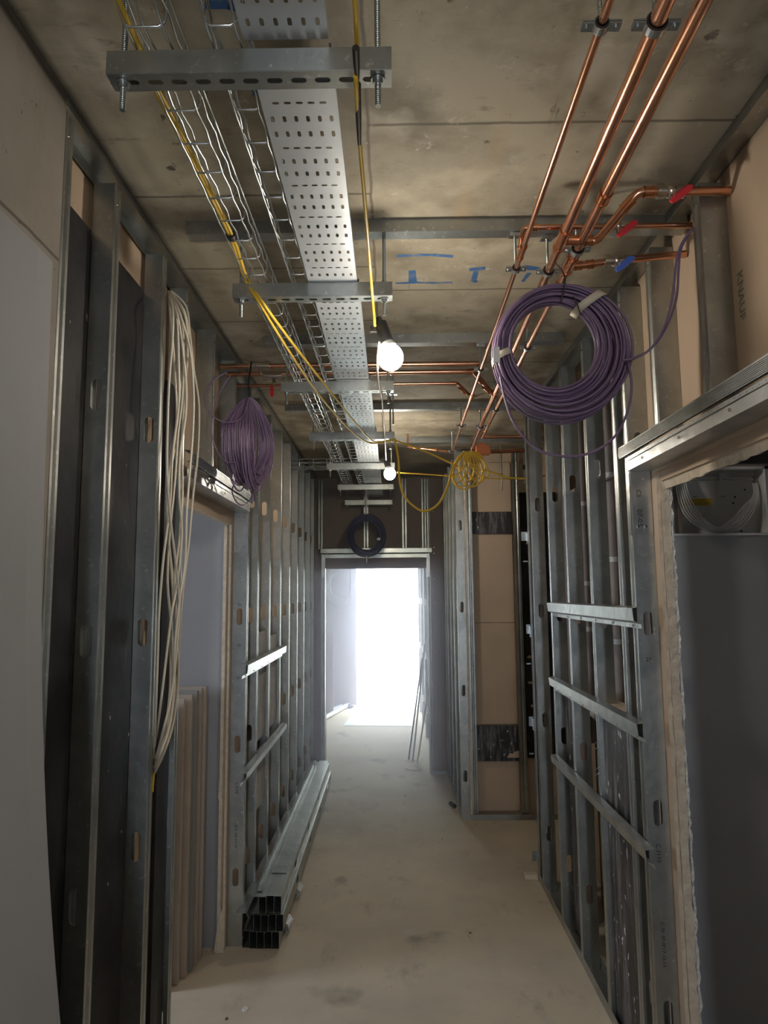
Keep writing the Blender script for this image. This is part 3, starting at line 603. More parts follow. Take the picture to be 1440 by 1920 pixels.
def valve(parent, c, col, body=.017, side=1):
    """ball valve along x at c, lever hanging below"""
    x, y, z = c
    v = obj('valve', MB().cyl((x - .036, y, z), (x - .018, y, z), body + .003, 6).cyl((x - .020, y, z), (x + .020, y, z), body * .86, 16).ball((x, y, z), body * 1.08, 14, 8).cyl((x + .020, y, z), (x + .036, y, z), body + .001, 6).cyl((x, y, z), (x, y - .006, z - .030), .006, 10), NICK, parent)
    a = Vector((x + .004, y - .016, z - .030)); b = a + Vector((.034, -.010, .026)); mb = MB()
    d = (b - a).normalized(); n = d.cross(Vector((0, 1, 0))).normalized() * .0075; k = Vector((0, .0035, 0)) + n * .3
    e0 = a - d * .012
    poly = [e0 - n * .6, e0 + n * .6, a + n, b + n * 1.1, b + d * .008, b - n * 1.1, a - n]
    mb.add([p - k for p in poly] + [p + k for p in poly], [tuple(range(6, -1, -1)), tuple(range(7, 14))] + [(i, (i + 1) % 7, 7 + (i + 1) % 7, 7 + i) for i in range(7)])
    obj('lever', mb, col, v)
zb = 2.655
# branch of the thin pipe, with red valve
b1 = pipe('branch_pipe', smooth_path([(px1(1.92), 1.92, Z), (.385, 1.88, 2.655), (.388, 1.865, 2.672), (.405, 1.862, 2.676)], 5) + [(.66, 1.862, 2.676), (.88, 1.862, 2.676)], .0080, 'copper branch with small red valve rising from the thin pipe', [((.386, 1.875, 2.655), (.386, 1.90, 2.635)), ((.40, 1.862, 2.676), (.425, 1.862, 2.676))])
valve(b1, (.652, 1.862, 2.676), RED, .0125)
# branch of the middle pipe: out, up at 45 degrees, out again, large red valve
b2 = pipe('branch_pipe', smooth_path([(px2(1.83), 1.83, 2.622), (.53, 1.83, 2.618), (.575, 1.83, 2.616), (.598, 1.80, 2.63), (.64, 1.74, 2.672), (.662, 1.722, 2.690), (.69, 1.72, 2.692)], 5) + [(.75, 1.72, 2.692), (.90, 1.72, 2.692)], .0118, 'copper branch with large red valve from the middle pipe, stepping up under the ceiling',
          [((.50, 1.83, 2.620), (.53, 1.83, 2.618)), ((.548, 1.83, 2.617), (.568, 1.83, 2.617)), ((.63, 1.752, 2.662), (.65, 1.732, 2.68)), ((.675, 1.72, 2.692), (.70, 1.72, 2.692))])
valve(b2, (.745, 1.72, 2.692), RED, .0175)
b3 = pipe('branch_pipe', [(px3(1.99), 2.0, 2.625), (.60, 2.0, 2.63), (.72, 2.0, 2.645), (.90, 2.0, 2.66)], .0112, 'copper branch with blue valve from the right-hand pipe into the wall', [((.565, 2.0, 2.627), (.585, 2.0, 2.628)), ((.60, 2.0, 2.630), (.62, 2.0, 2.632))])
valve(b3, (.69, 2.0, 2.641), BLUE, .0165)
# cross pipes further on
zc = 2.66
pipe('copper_pipe', [(-.75, 2.99, zc), (.40, 2.99, zc)], .0115, 'copper pipe crossing the ceiling beside the nearer lamp, front one of the pair')
c2 = pipe('copper_pipe', [(-.75, 3.10, zc), (.36, 3.10, zc)] + smooth_path([(.385, 3.10, zc), (.40, 3.12, 2.658), (px2(3.34) - .01, 3.33, Z)], 5), .0115, 'copper pipe crossing the ceiling and angling down to the middle pipe', [((.36, 3.10, zc), (.385, 3.10, zc)), ((.42, 3.17, 2.65), (.44, 3.21, 2.645)), ((.46, 3.25, 2.635), (.49, 3.30, 2.625))])
c3 = pipe('copper_pipe', [(-.95, 3.28, zc), (.315, 3.28, zc)] + smooth_path([(.325, 3.28, zc), (.34, 3.29, 2.658), (px1(3.38), 3.38, Z)], 4), .0078, 'thin copper pipe crossing right from the third strut and angling to the thin pipe', [((.30, 3.28, zc), (.325, 3.28, zc)), ((.35, 3.31, 2.65), (.375, 3.35, 2.635))])
c4 = thing('valve_pair', 'copper pipes with nickel valves at the left wall above the purple hank', 'valves', (-.58, 3.0, zc))
for (x, y, z) in ((-.575, 2.985, zc), (-.535, 3.10, zc - .01)):
    obj('valve_body', MB().cyl((x - .045, y, z), (x - .025, y, z), .020, 6).cyl((x - .025, y, z), (x + .025, y, z), .017, 14).cyl((x + .025, y, z), (x + .045, y, z), .020, 6).cyl((x, y, z), (x + .01, y - .01, z - .04), .008, 10), NICK, c4)
obj('hanging_tag', MB().box(-.545, -.53, 3.09, 3.095, 2.55, 2.60), RED, c4)
pipe('copper_pipe', [(px3(4.28), 4.28, 2.62), (.95, 4.28, 2.62)], .0125, 'copper pipe turning right into the recess, nearer of two')
pipe('copper_pipe', [(px2(4.55), 4.55, 2.62), (px2(4.6) + .01, 4.65, 2.602), (.60, 4.665, 2.60), (1.05, 4.70, 2.62)], .0135, 'copper pipe turning right into the recess, farther of two', [((.56, 4.66, 2.60), (.64, 4.67, 2.604))])
pipe('copper_pipe', [(px1(4.7), 4.75, 2.62), (.24, 4.78, 2.655), (.13, 4.82, 2.67), (.13, 4.82, 2.77)], .0078, 'thin copper pipe slanting left behind the yellow cable coil', [((.33, 4.745, 2.635), (.28, 4.76, 2.645)), ((.20, 4.79, 2.66), (.17, 4.80, 2.665))])
tag(obj('glow_patch', MB().prism([(.58, 2.56), (.67, 2.565), (.66, 2.61), (.61, 2.64), (.575, 2.62)], 1, 4.52, 4.60), mat('orange_copper_glow', (.62, .20, .08), .45, .3)), 'solid orange patch for the copper glow behind the yellow cable coil', 'glow patch')  # glow of the copper put in as a solid orange patch

# pipe hangers
def hanger(x, y, z, r, ztop, label, ear=.022):
    t = thing('pipe_hanger', label, 'pipe hanger', (x, y, z), 'copper pipe hangers')
    rod(t, x, y, z + r, ztop, .0042)
    n = 20; mb = MB(); R0 = r + .003
    mb.strip([(x + R0 * math.cos(2 * math.pi * k / n), z + R0 * math.sin(2 * math.pi * k / n)) for k in range(n + 1)], 1, y - .009, y + .009)
    obj('rubber_lining', mb, BLK, t, solid=.003)
    R1 = r + .0055; mb = MB().strip([(x + R1 * math.cos(2 * math.pi * k / n), z + R1 * math.sin(2 * math.pi * k / n)) for k in range(n + 1)], 1, y - .008, y + .008)
    for s in (-1, 1): mb.box(*sorted((x + s * R1, x + s * (R1 + ear))), y - .009, y + .009, z + .001, z + .0035); mb.box(*sorted((x + s * R1, x + s * (R1 + ear))), y - .009, y + .009, z - .0035, z - .001)
    obj('clamp_band', mb, ZINC, t, solid=.0015)
    cyls('clamp_screw', [((x + s * (R1 + ear * .6), y, z + .008), (x + s * (R1 + ear * .6), y, z - .008), .0042, 8) for s in (-1, 1)], ZINC, t)
    mb = MB().box(x - .018, x + .018, y - .016, y + .016, ztop - .004, ztop - .001).box(x - .018, x + .018, y - .02, y - .016, ztop - .012, ztop)
    obj('channel_washer', mb, ZINC, t)
NM = ['thin', 'middle', 'right-hand']; fx = [px1, px2, px3]; rr_ = [.0078, .0142, .0138]
for i in (0, 1): hanger(fx[i](1.095), 1.095, Z, rr_[i], H, 'clamp on the %s copper pipe at the top edge of the photo' % NM[i], .020)
for i, y in ((0, 2.0), (1, 2.02), (2, 1.885)): hanger(fx[i](y), y, Z, (.0078, .0125, .0138)[i], H - .042, 'clamp on the %s copper pipe at the first ceiling channel' % NM[i], .017)
hanger(px1(2.95), 2.95, Z, .0078, H - .042, 'clamp on the thin copper pipe at the second ceiling channel', .017)
hanger(px3(2.68), 2.68, Z, .0105, H, 'clamp on the right-hand copper pipe seen through the purple coil', .017)
for i, y in ((0, 3.98), (1, 4.0), (2, 3.62)): hanger(fx[i](y), y, Z, (.0078, .0125, .0105)[i], H - .042 if i < 2 else H, 'clamp on the %s copper pipe before the yellow cable coil' % NM[i], .015)
hanger(px1(4.72), 4.72, Z, .0078, H, 'clamp at the far end of the thin copper pipe', .015)
# unused clamp hanging below strut three
t = thing('rod_hanger', 'thin rod with small plate between the third and fourth struts', 'hanger', (.012, 3.2, 2.5)); rod(t, .02, 3.45, 2.50, H - .001, .004); obj('plate', MB().box(-.002, .042, 3.435, 3.465, 2.655, 2.660), ZINC, t)

# ------------------------------------------------------------------ festoon lamps
def lamp(c, label):
    x, y, z = c
    t = thing('lamp', label, 'lamp', (x, y, z + .1), 'festoon lamps')
    obj('bulb', MB().ball((x, y, z), .039, 24, 16, 1.05), BULB, t)
    obj('bulb_neck', MB().cyl((x - .006, y, z + .034), (x - .012, y, z + .052), .024, 16, .017), WPL, t)
    obj('lamp_holder', MB().cyl((x - .010, y, z + .048), (x - .030, y, z + .110), .021, 16, .019).cyl((x - .030, y, z + .108), (x - .036, y, z + .128), .013, 12, .008).box(x - .062, x - .018, y - .006, y + .006, z + .082, z + .100), BLK, t)
lamp((.006, 2.05, 2.365), 'glowing bulb in a black holder hanging under the second strut, nearer the camera')
lamp((.000, 4.52, 2.432), 'smaller looking glowing bulb hanging by the fifth strut')
lamp((-.03, -.25, 2.42), 'added fill bulb hanging unseen behind the camera position')  # unseen bulb, added to light the near end of the corridor
o = obj('festoon_cable', MB().tube(smooth_path([(-.03, -.25, 2.55), (-.042, .3, 2.52), (-0.044, 0.918, 2.51), (-0.048, 1.06, 2.526), (-0.05, 1.066, 2.502), (-0.051, 1.245, 2.505), (-0.049, 1.389, 2.5), (-0.047, 1.591, 2.5), (-0.047, 1.93, 2.533), (-0.041, 2.03, 2.457)], 8), .0042, 10), YELL)
tag(o, 'yellow flex drooping from the top edge of the photo to the nearer lamp', 'cable')
for a, b in (((-0.047, 1.001, 2.505), (-0.048, 1.07, 2.505)), ((-0.048, 1.08, 2.505), (-0.052, 1.23, 2.5))):
    obj('tape_wrap', MB().tube([a, Vector(a).lerp(Vector(b), .5), b], .0052, 10, rr=[.006, .0055, .0035]), BLK, o)
o = obj('festoon_cable', MB().tube(smooth_path([(-0.027, 2.05, 2.417), (-0.037, 2.2, 2.364), (-0.031, 2.95, 2.488), (-0.028, 3.6, 2.527), (-0.025, 3.93, 2.513), (-0.023, 4.4, 2.504)], 8), .0042, 8), CREAM)
tag(o, 'pale flex linking the nearer lamp to the farther lamp', 'cable')

# ------------------------------------------------------------------ yellow cables
o = obj('yellow_cable', MB().tube(smooth_path([(-.438, -.4, 2.60), (-0.434, 1.006, 2.6), (-0.436, 1.202, 2.6), (-0.428, 1.421, 2.6), (-0.416, 1.723, 2.59), (-0.429, 1.977, 2.59), (-0.376, 1.987, 2.5), (-0.355, 2.313, 2.5), (-0.311, 2.821, 2.5), (-0.238, 3.369, 2.5), (-0.16, 3.755, 2.5), (-0.093, 3.928, 2.51), (0.03, 3.908, 2.52)], 8), .0048, 10), YELL)
tag(o, 'thick yellow cable following the narrow wire basket, left strand', 'cable', 'yellow cables along the basket')
o2 = obj('yellow_cable', MB().tube(smooth_path([(-.428, -.4, 2.60), (-0.429, 1.006, 2.6), (-0.43, 1.202, 2.6), (-0.421, 1.421, 2.6), (-0.409, 1.723, 2.59), (-0.421, 1.988, 2.59), (-0.364, 1.987, 2.5), (-0.324, 2.314, 2.5), (-0.259, 2.785, 2.5), (-0.175, 3.371, 2.5), (-0.118, 3.731, 2.5), (-0.074, 3.9, 2.51), (0.036, 3.867, 2.52)], 8), .0048, 10), YELL)
tag(o2, 'thick yellow cable beside the first, right strand dropping over the trays', 'cable', 'yellow cables along the basket')
obj('cable_tie', MB().tube([Vector((-0.416, 1.723, 2.59)) + Vector((.004, -.004, 0)), Vector((-0.416, 1.734, 2.59)) + Vector((.004, .006, 0))], .0115, 12), BLK, o)
o = obj('yellow_cable', MB().tube(smooth_path([(0.03, 3.96, 2.532), (0.191, 4.1, 2.505), (0.359, 4.2, 2.448), (0.46, 4.3, 2.418)], 8), .0055, 8), YELL)
tag(o, 'yellow cable running from the fourth strut to the yellow coil', 'cable')
o = obj('yellow_cable', MB().tube(smooth_path([(0.033, 3.96, 2.525), (0.051, 4, 2.432), (0.059, 4, 2.289), (0.095, 4, 2.192), (0.191, 4.02, 2.124), (0.284, 4.05, 2.168), (0.347, 4.1, 2.286), (0.379, 4.15, 2.392), (0.445, 4.2, 2.493)], 10), .0068, 10), YELL)
tag(o, 'long drooping loop of yellow cable below the coil, left of the tan boards', 'cable')
o = obj('yellow_cable', MB().tube(smooth_path([(0.05, 4.5, 2.437), (0.309, 4.45, 2.408), (0.51, 4.4, 2.38), (0.784, 4.4, 2.37)], 6), .0042, 8), YELL)
tag(o, 'thin straight yellow cable level with the farther lamp', 'cable')
o = obj('yellow_cable', MB().tube(smooth_path([(0.584, 4.3, 2.417), (0.667, 4.3, 2.389), (0.749, 4.3, 2.364), (0.866, 4.3, 2.356), (1, 4.3, 2.379)], 6), .0065, 8), YELL)
tag(o, 'yellow cable leaving the coil to the right into the recess', 'cable')
mb = MB(); top = Vector((0.49, 4.25, 2.517))
for ex in ((866, 918, 26), (852, 905, 14), (886, 912, 24), (899, 905, 16), (914, 893, 14), (858, 912, 22), (878, 902, 12), (909, 880, 11), (894, 872, 12), (846, 892, 10)):
    ang = ex[0] - 878; L = (ex[1] - 846) * 4.25 / 1300; wd = ex[2] * 4.25 / 1300 * .9; dx = ang * 4.25 / 1300
    ax = Vector((dx, random.uniform(-.03, .03), -L)); sd = Vector((L, 0, dx)).normalized() * wd
    pts = [top + ax * (0.5 - 0.5 * math.cos(th)) * 1.0 + sd * math.sin(th) * (1 if random.random() < 2 else 0) for th in [2 * math.pi * k / 22 for k in range(22)]]
    mb.tube(pts, .0048, 8, closed=True)
mb.tube(smooth_path([top, top + Vector((.05, 0, .0)), (0.572, 4.2, 2.472)], 6), .0048, 8)
tag(obj('cable_coil', mb, YELL), 'gathered loops of yellow cable hanging from the copper pipes', 'cable coil')

# ------------------------------------------------------------------ purple coils
def ring_loop(c, r, rx, ph, yo, wob, n=64):
    pts = []
    for k in range(n):
        a = 2 * math.pi * k / n
        q = r * (1 + wob * math.sin(2 * a + ph) + wob * .5 * math.sin(3 * a + ph * 2))
        pts.append((c[0] + rx * q * math.cos(a), 1.95 + yo + .018 * math.sin(a + ph) - .10 * q * math.sin(a), c[1] + q * math.sin(a)))
    return pts
pc = thing('cable_coil', 'large purple cable coil hanging from the copper pipes by a black tie', 'cable coil', (.50, 1.95, 2.34))
mb = MB(); NL = 46
for i in range(NL):
    t = (i * .618034) % 1.0; t = t ** .85
    c = (.474 + .030 * t + random.uniform(-.004, .004), 2.353 - .016 * t + random.uniform(-.004, .004)); r = .125 + .072 * t
    mb.tube(ring_loop(c, r, 1.0, random.uniform(0, 6.28), random.uniform(-.028, .028), random.uniform(.006, .022)), .0040, 8, closed=True)
obj('cable_windings', mb, PURP, pc)
def band(a, name, m, w=.018, dr=0):
    """strap round the bundle at angle a"""
    mb = MB(); d = Vector((math.cos(a), 0, math.sin(a))); tdir = Vector((-math.sin(a), 0, math.cos(a)))
    ci = Vector((.474, 1.95, 2.353)) + d * (.118 - dr); co = Vector((.504, 1.95, 2.337)) + d * (.204 + dr); mid = (ci + co) / 2; hw = (co - ci).length / 2
    mid.y -= .10 * .16 * math.sin(a)
    n = 20; vs = []
    for k in range(n):
        b = 2 * math.pi * k / n; e = .75
        cx = math.copysign(abs(math.cos(b)) ** e, math.cos(b)); sy = math.copysign(abs(math.sin(b)) ** e, math.sin(b))
        for s in (-1, 1): vs.append(mid + (co - ci).normalized() * hw * cx + Vector((0, (.052 + dr) * sy, 0)) + tdir * s * w / 2)
    mb.add(vs, [(2 * k, 2 * k + 1, (2 * k + 3) % (2 * n), (2 * k + 2) % (2 * n)) for k in range(n)], True); return obj(name, mb, m, pc, solid=.001)
band(math.radians(55), 'tape_band', TAPE, .024); band(math.radians(187), 'tape_band', TAPE, .020)
obj('tape_tail', MB().box(.294, .312, 1.885, 1.888, 2.29, 2.335), WPL, pc)
obj('cable_tie', MB().tube(smooth_path([(px2(2.0), 2.0, 2.64), (.492, 1.93, 2.60), (.502, 1.885, 2.54), (.500, 1.89, 2.50), (.49, 1.90, 2.465)], 6), .0022, 8), BLK, pc)
obj('cable_tie', MB().tube(smooth_path([(0.525, 1.885, 2.481), (0.536, 1.885, 2.454), (0.543, 1.888, 2.427)], 5), .0018, 8), BLK, pc)
obj('loose_turn', MB().tube(smooth_path([(0.319, 1.93, 2.263), (0.328, 1.92, 2.199), (0.343, 1.9, 2.132), (0.377, 1.89, 2.071), (0.418, 1.88, 2.034), (0.468, 1.88, 2.02), (0.527, 1.88, 2.021), (0.586, 1.88, 2.044), (0.633, 1.88, 2.089), (0.665, 1.88, 2.161), (0.678, 1.89, 2.232), (0.68, 1.92, 2.309)], 8), .0036, 8), PURP, pc)
for dx in (0, 8):
    obj('cable_tail', MB().tube(smooth_path([(0.661, 1.9, 2.298), (0.683, 1.89, 2.298), (0.721, 1.87, 2.312), (0.757, 1.86, 2.359), (0.78, 1.85, 2.424), (0.792, 1.84, 2.496), (0.801, 1.83, 2.569), (0.819, 1.82, 2.613), (0.842, 1.8, 2.637)], 8) if dx == 0 else smooth_path([(0.664, 1.91, 2.298), (0.694, 1.9, 2.302), (0.736, 1.88, 2.325), (0.777, 1.87, 2.383), (0.804, 1.86, 2.459), (0.81, 1.85, 2.532), (0.815, 1.84, 2.589), (0.829, 1.82, 2.625), (0.842, 1.8, 2.642)], 8), .0034, 8), PURP, pc)

hk = thing('cable_coil', 'purple cable hank hanging edge-on at the left wall above the door header', 'cable coil', (-.60, 2.9, 2.3))
mb = MB(); tp = Vector((-.60, 2.90, 2.49))
for i in range(40):
    sp = random.uniform(-1, 1); w_ = .018 + .028 * random.random(); L = .36 + random.uniform(-.03, .045)
    pts = []
    for k in range(44):
        a = 2 * math.pi * k / 44; s = math.sin(a); d = (1 - math.cos(a)) / 2
        f_ = min(1, d * 2.4) ** .7 * (1 - .25 * max(0, d - .7) / .3)
        pts.append((tp.x + sp * .060 * f_ + s * w_ * random.uniform(.97, 1.03), tp.y + s * .085 * f_ + random.uniform(-.001, .001), tp.z - L * d))
    mb.tube(smooth_path(pts, 2, True), .0036, 6, closed=True)
obj('cable_windings', mb, PURP, hk)
obj('cable_tie', MB().tube([(-.60, 2.93, 2.66), (-.605, 2.90, 2.56), (-.60, 2.90, 2.48)], .004, 8), BLK, hk)
obj('loose_turn', MB().tube(smooth_path([(-0.598, 2.88, 2.486), (-0.611, 2.82, 2.389), (-0.657, 2.78, 2.352), (-0.697, 2.72, 2.353), (-0.724, 2.68, 2.386), (-0.731, 2.68, 2.452), (-0.711, 2.72, 2.514), (-0.677, 2.8, 2.571)], 8), .003, 8), PURP, hk)
obj('loose_turn', MB().tube(smooth_path([(-0.617, 2.86, 2.216), (-0.659, 2.82, 2.191), (-0.686, 2.75, 2.206), (-0.711, 2.72, 2.287), (-0.708, 2.72, 2.386), (-0.688, 2.76, 2.486), (-0.661, 2.8, 2.555)], 8), .003, 8), PURP, hk)
obj('cable_tail', MB().tube(smooth_path([(-.64, 2.88, 2.14), (-.668, 2.9, 2.09), (-.66, 2.95, 2.045), (-.64, 3.02, 2.04), (-.63, 3.1, 2.08), (-.615, 3.1, 2.13)], 8), .003, 8).tube(smooth_path([(-.60, 2.9, 2.16), (-.602, 2.98, 2.10), (-.61, 3.03, 2.05)], 6), .0035, 8).tube(smooth_path([(-.59, 2.9, 2.16), (-.598, 3.0, 2.10), (-.60, 3.04, 2.06)], 6), .0035, 8), PURP, hk)

bc = thing('cable_coil', 'dark blue cable coil hanging in front of the end doorway header', 'cable coil', (-.215, 6.2, 2.17))
mb = MB()
for i in range(20):
    r = .118 + .052 * (i / 19); mb.tube([(-.215 + r * math.cos(a) + .004 * math.sin(i), 6.2 + .02 * math.sin(i * 2.1), 2.165 + 1.12 * r * math.sin(a)) for a in [2 * math.pi * k / 40 for k in range(40)]], .006, 8, closed=True)
obj('cable_windings', mb, BLUEC, bc)
obj('cable_tie', MB().tube([(-.215, 6.2, 2.34), (-.217, 6.22, 2.45), (-.22, 6.3, 2.769)], .008, 8), WPL, bc); obj('label_tag', MB().box(-.12, -.09, 6.168, 6.17, 2.12, 2.14), WPL, bc); obj('cable_end', MB().tube([(-.215, 6.18, 1.98), (-.213, 6.18, 1.92)], .006, 8), WPL, bc)

# ------------------------------------------------------------------ cream cables, left
GC = 'cream cables hanging in the left bay'
for i, pts in enumerate([[(-0.745, 2.238, 2.672), (-0.665, 2.048, 2.518), (-0.665, 2.051, 2.425), (-0.665, 2.031, 2.292), (-0.665, 2.028, 2.151), (-0.665, 2.034, 2.023), (-0.665, 2.07, 1.899), (-0.665, 2.146, 1.741), (-0.665, 2.189, 1.626), (-0.665, 2.174, 1.479), (-0.665, 2.137, 1.355), (-0.665, 2.067, 1.259), (-0.738, 2.224, 1.141)], [(-0.745, 2.244, 2.667), (-0.673, 2.112, 2.518), (-0.673, 2.145, 2.389), (-0.673, 2.156, 2.252), (-0.673, 2.11, 2.087), (-0.673, 2.094, 1.918), (-0.673, 2.048, 1.753), (-0.673, 2.024, 1.597), (-0.673, 2.024, 1.491), (-0.673, 2.02, 1.327), (-0.738, 2.208, 1.152)], [(-0.745, 2.249, 2.673), (-0.681, 2.174, 2.562), (-0.681, 2.217, 2.469), (-0.681, 2.219, 2.306), (-0.681, 2.184, 2.172), (-0.681, 2.164, 2.012), (-0.681, 2.126, 1.839), (-0.681, 2.118, 1.691), (-0.681, 2.165, 1.561), (-0.681, 2.199, 1.411), (-0.681, 2.182, 1.301), (-0.681, 2.11, 1.205), (-0.738, 2.216, 1.119)], [(-0.745, 2.26, 2.68), (-0.689, 2.232, 2.605), (-0.689, 2.292, 2.55), (-0.689, 2.281, 2.464), (-0.689, 2.219, 2.342), (-0.689, 2.208, 2.195), (-0.689, 2.153, 2.061), (-0.689, 2.12, 1.955), (-0.689, 2.142, 1.824), (-0.689, 2.207, 1.676), (-0.689, 2.252, 1.54), (-0.689, 2.252, 1.406), (-0.689, 2.22, 1.278), (-0.689, 2.132, 1.185), (-0.738, 2.217, 1.107)], [(-0.745, 2.271, 2.687), (-0.697, 2.287, 2.638), (-0.697, 2.338, 2.562), (-0.697, 2.393, 2.455), (-0.697, 2.472, 2.34), (-0.697, 2.472, 2.161), (-0.697, 2.424, 1.997), (-0.697, 2.391, 1.843), (-0.697, 2.341, 1.695), (-0.697, 2.312, 1.555), (-0.697, 2.3, 1.417), (-0.697, 2.287, 1.3), (-0.697, 2.201, 1.186), (-0.738, 2.213, 1.1)], [(-0.745, 2.255, 2.672), (-0.665, 2.141, 2.53), (-0.665, 2.242, 2.459), (-0.665, 2.289, 2.345), (-0.665, 2.294, 2.216), (-0.665, 2.269, 2.065), (-0.665, 2.244, 1.919), (-0.665, 2.24, 1.762), (-0.665, 2.189, 1.626), (-0.665, 2.156, 1.496), (-0.665, 2.157, 1.368), (-0.665, 2.125, 1.263), (-0.665, 2.044, 1.197), (-0.738, 2.216, 1.119)], [(-0.745, 2.25, 2.666), (-0.673, 2.115, 2.537), (-0.673, 2.172, 2.47), (-0.673, 2.23, 2.345), (-0.673, 2.233, 2.237), (-0.673, 2.186, 2.102), (-0.673, 2.186, 1.964), (-0.673, 2.225, 1.847), (-0.673, 2.193, 1.693), (-0.673, 2.142, 1.594), (-0.673, 2.102, 1.469), (-0.673, 2.057, 1.321), (-0.738, 2.215, 1.183)], [(-0.745, 2.266, 2.679), (-0.681, 2.219, 2.581), (-0.681, 2.264, 2.486), (-0.681, 2.242, 2.312), (-0.681, 2.226, 2.146), (-0.681, 2.245, 1.99), (-0.681, 2.224, 1.83), (-0.681, 2.191, 1.693), (-0.681, 2.22, 1.542), (-0.681, 2.25, 1.389), (-0.681, 2.217, 1.263), (-0.681, 2.132, 1.185), (-0.738, 2.217, 1.102)], [(-0.745, 2.245, 2.658), (-0.689, 2.117, 2.485), (-0.689, 2.16, 2.359), (-0.689, 2.19, 2.209), (-0.689, 2.142, 2.059), (-0.689, 2.12, 1.955), (-0.689, 2.156, 1.775), (-0.689, 2.199, 1.643), (-0.689, 2.189, 1.51), (-0.689, 2.193, 1.347), (-0.689, 2.151, 1.243), (-0.738, 2.224, 1.133)]]):
    o = obj('cream_cable', MB().tube(smooth_path(pts, 6), .0040, 8), CREAM)
    tag(o, {4: 'outermost cream cable, bulging right over the end of the left door header', 5: 'cream cable just inside the outermost one over the left door header', 0: 'cream cable closest to the bright stud at the top of the bundle'}.get(i, 'cream cable in the middle of the bundle left of the left door'), 'cable', GC)
obj('yellow_sleeve', MB().cyl((-0.735, 2.198, 1.107), (-0.735, 2.189, 1.055), .006, 10), YELL, o)

# ------------------------------------------------------------------ bundle of new studs on the floor
def floor_stud(x1, y0, y1, z, label, w=.034, h=.074, m=None):
    L = y1 - y0; mb = MB(); f = lambda u, v: (x1, y0 + u, z + v); c = 0; s = .5
    while s < L - .1:
        mb.quad(f(c, 0), f(s - .06, 0), f(s - .06, h), f(c, h)); mb.slot_cell(f, s - .06, s + .06, 0, h, s, h / 2, .04, .013, 4); c = s + .06; s += .6
    mb.quad(f(c, 0), f(L, 0), f(L, h), f(c, h))
    for zz, k in ((z, 1), (z + h, -1)): mb.strip([(x1, zz), (x1 - w, zz), (x1 - w, zz + k * .010)], 1, y0, y1)
    o = obj('loose_stud', mb, GALV, None, solid=.0009); tag(o, label, 'metal stud', 'loose studs bundled on the floor'); return o
RW = ['bottom', 'middle', 'top']
for r, (xr, z, n, yb) in enumerate(((-.540, .003, 5, 3.45), (-.520, .082, 5, 3.44), (-.531, .161, 4, 3.44))):
    for k in range(n):
        floor_stud(xr - k * .0352, yb + random.uniform(0, .02), 6.05 + random.uniform(-.05, .03), z, 'loose galvanised stud in the %s layer of the floor bundle, %s from the corridor side' % (RW[r], ORD[k]))
tag(obj('loose_channel', MB().strip([(-.548, .212), (-.548, .2375), (-.622, .2375), (-.622, .212)], 1, 3.72, 6.1), GALV, None, solid=.001), 'wide galvanised channel lying flat on top of the floor bundle', 'metal channel')
tag(obj('loose_channel', MB().strip([(-.628, .25), (-.628, .2385), (-.652, .2385), (-.652, .252)], 1, 3.5, 5.9), GALV, None, solid=.001), 'narrow galvanised channel on the wall side of the floor bundle', 'metal channel')
tag(obj('loose_angle', MB().strip([(-.735, .178), (-.683, .184), (-.673, .158)], 1, 3.40, 6.35), ZRIB, None, solid=.0012), 'long galvanised angle leaning between the floor bundle and the left wall', 'metal angle')
for y in (3.58, 3.98):
    n = 14; mb = MB(); vs = []
    for k in range(n): a = k / (n - 1); x = -.538 + .030 * math.sin(a * 3.1) + random.uniform(-.004, .004); vs += [(x, y + random.uniform(-.02, .0), .003 + .07 * (1 - a)), (x + random.uniform(-.006, .01), y + .07 + random.uniform(0, .03), .003 + .07 * (1 - a))]
    mb.add(vs, [(2 * k, 2 * k + 1, 2 * k + 3, 2 * k + 2) for k in range(n - 1)])
    tag(obj('plastic_wrap', mb, WPL, None, solid=.0008), 'scrap of crumpled clear plastic on the side of the floor bundle, %s' % ('nearer' if y < 3.7 else 'farther'), 'plastic wrap')

# ------------------------------------------------------------------ end wall with doorway, y = 6.6
struct('wall_end', MB().prism([(-.80, .0), (-.62, 0), (-.62, 1.885), (.345, 1.885), (.345, 0), (.57, 0), (.57, H), (-.80, H)], 1, 6.672, 6.70), BROWN)
TRIM = struct('trim_1', MB().box(.375, .50, 6.585, 6.60, .03, 2.74), BROWN)
GE = 'galvanised studs of the end wall'
def estud(x, z0, z1, label, w=.042, d=.07, y=6.6):
    g_ = .003; prof = [(x - w / 2, y + .008), (x - w / 2, y), (x - w * .15, y), (x, y + g_), (x + w * .15, y), (x + w / 2, y), (x + w / 2, y + d), (x - w / 2 + .01, y + d)]
    tag(obj('metal_stud', MB().strip(prof, 2, z0, z1), GALV, None, solid=.0012), label, 'metal stud', GE)
estud(-.668, 2.07, 2.74, 'short bright stud above the left end of the end doorway header'); estud(-.232, 2.07, 2.74, 'short stud seen through the dark blue coil')
estud(.135, 2.07, 2.74, 'short stud above the end doorway header, right of the dark blue coil'); estud(.322, 2.07, 2.74, 'left one of the paired short studs over the right of the end doorway header', .04); estud(.368, 2.07, 2.74, 'right one of the paired short studs over the right of the end doorway header', .03)
estud(-.640, .0, 2.0, 'tall stud edging the left side of the end doorway', .036); estud(.362, .0, 2.0, 'tall stud edging the right side of the end doorway, lit by daylight', .034)
t = thing('door_header', 'galvanised header over the end doorway, below the dark blue coil', 'door header', (-.13, 6.58, 2.0))
obj('upper_channel', MB().strip([(6.60, 2.076), (6.582, 2.072), (6.582, 2.032), (6.59, 2.028)], 0, -.665, .392), ZRIB, t, solid=.0014)
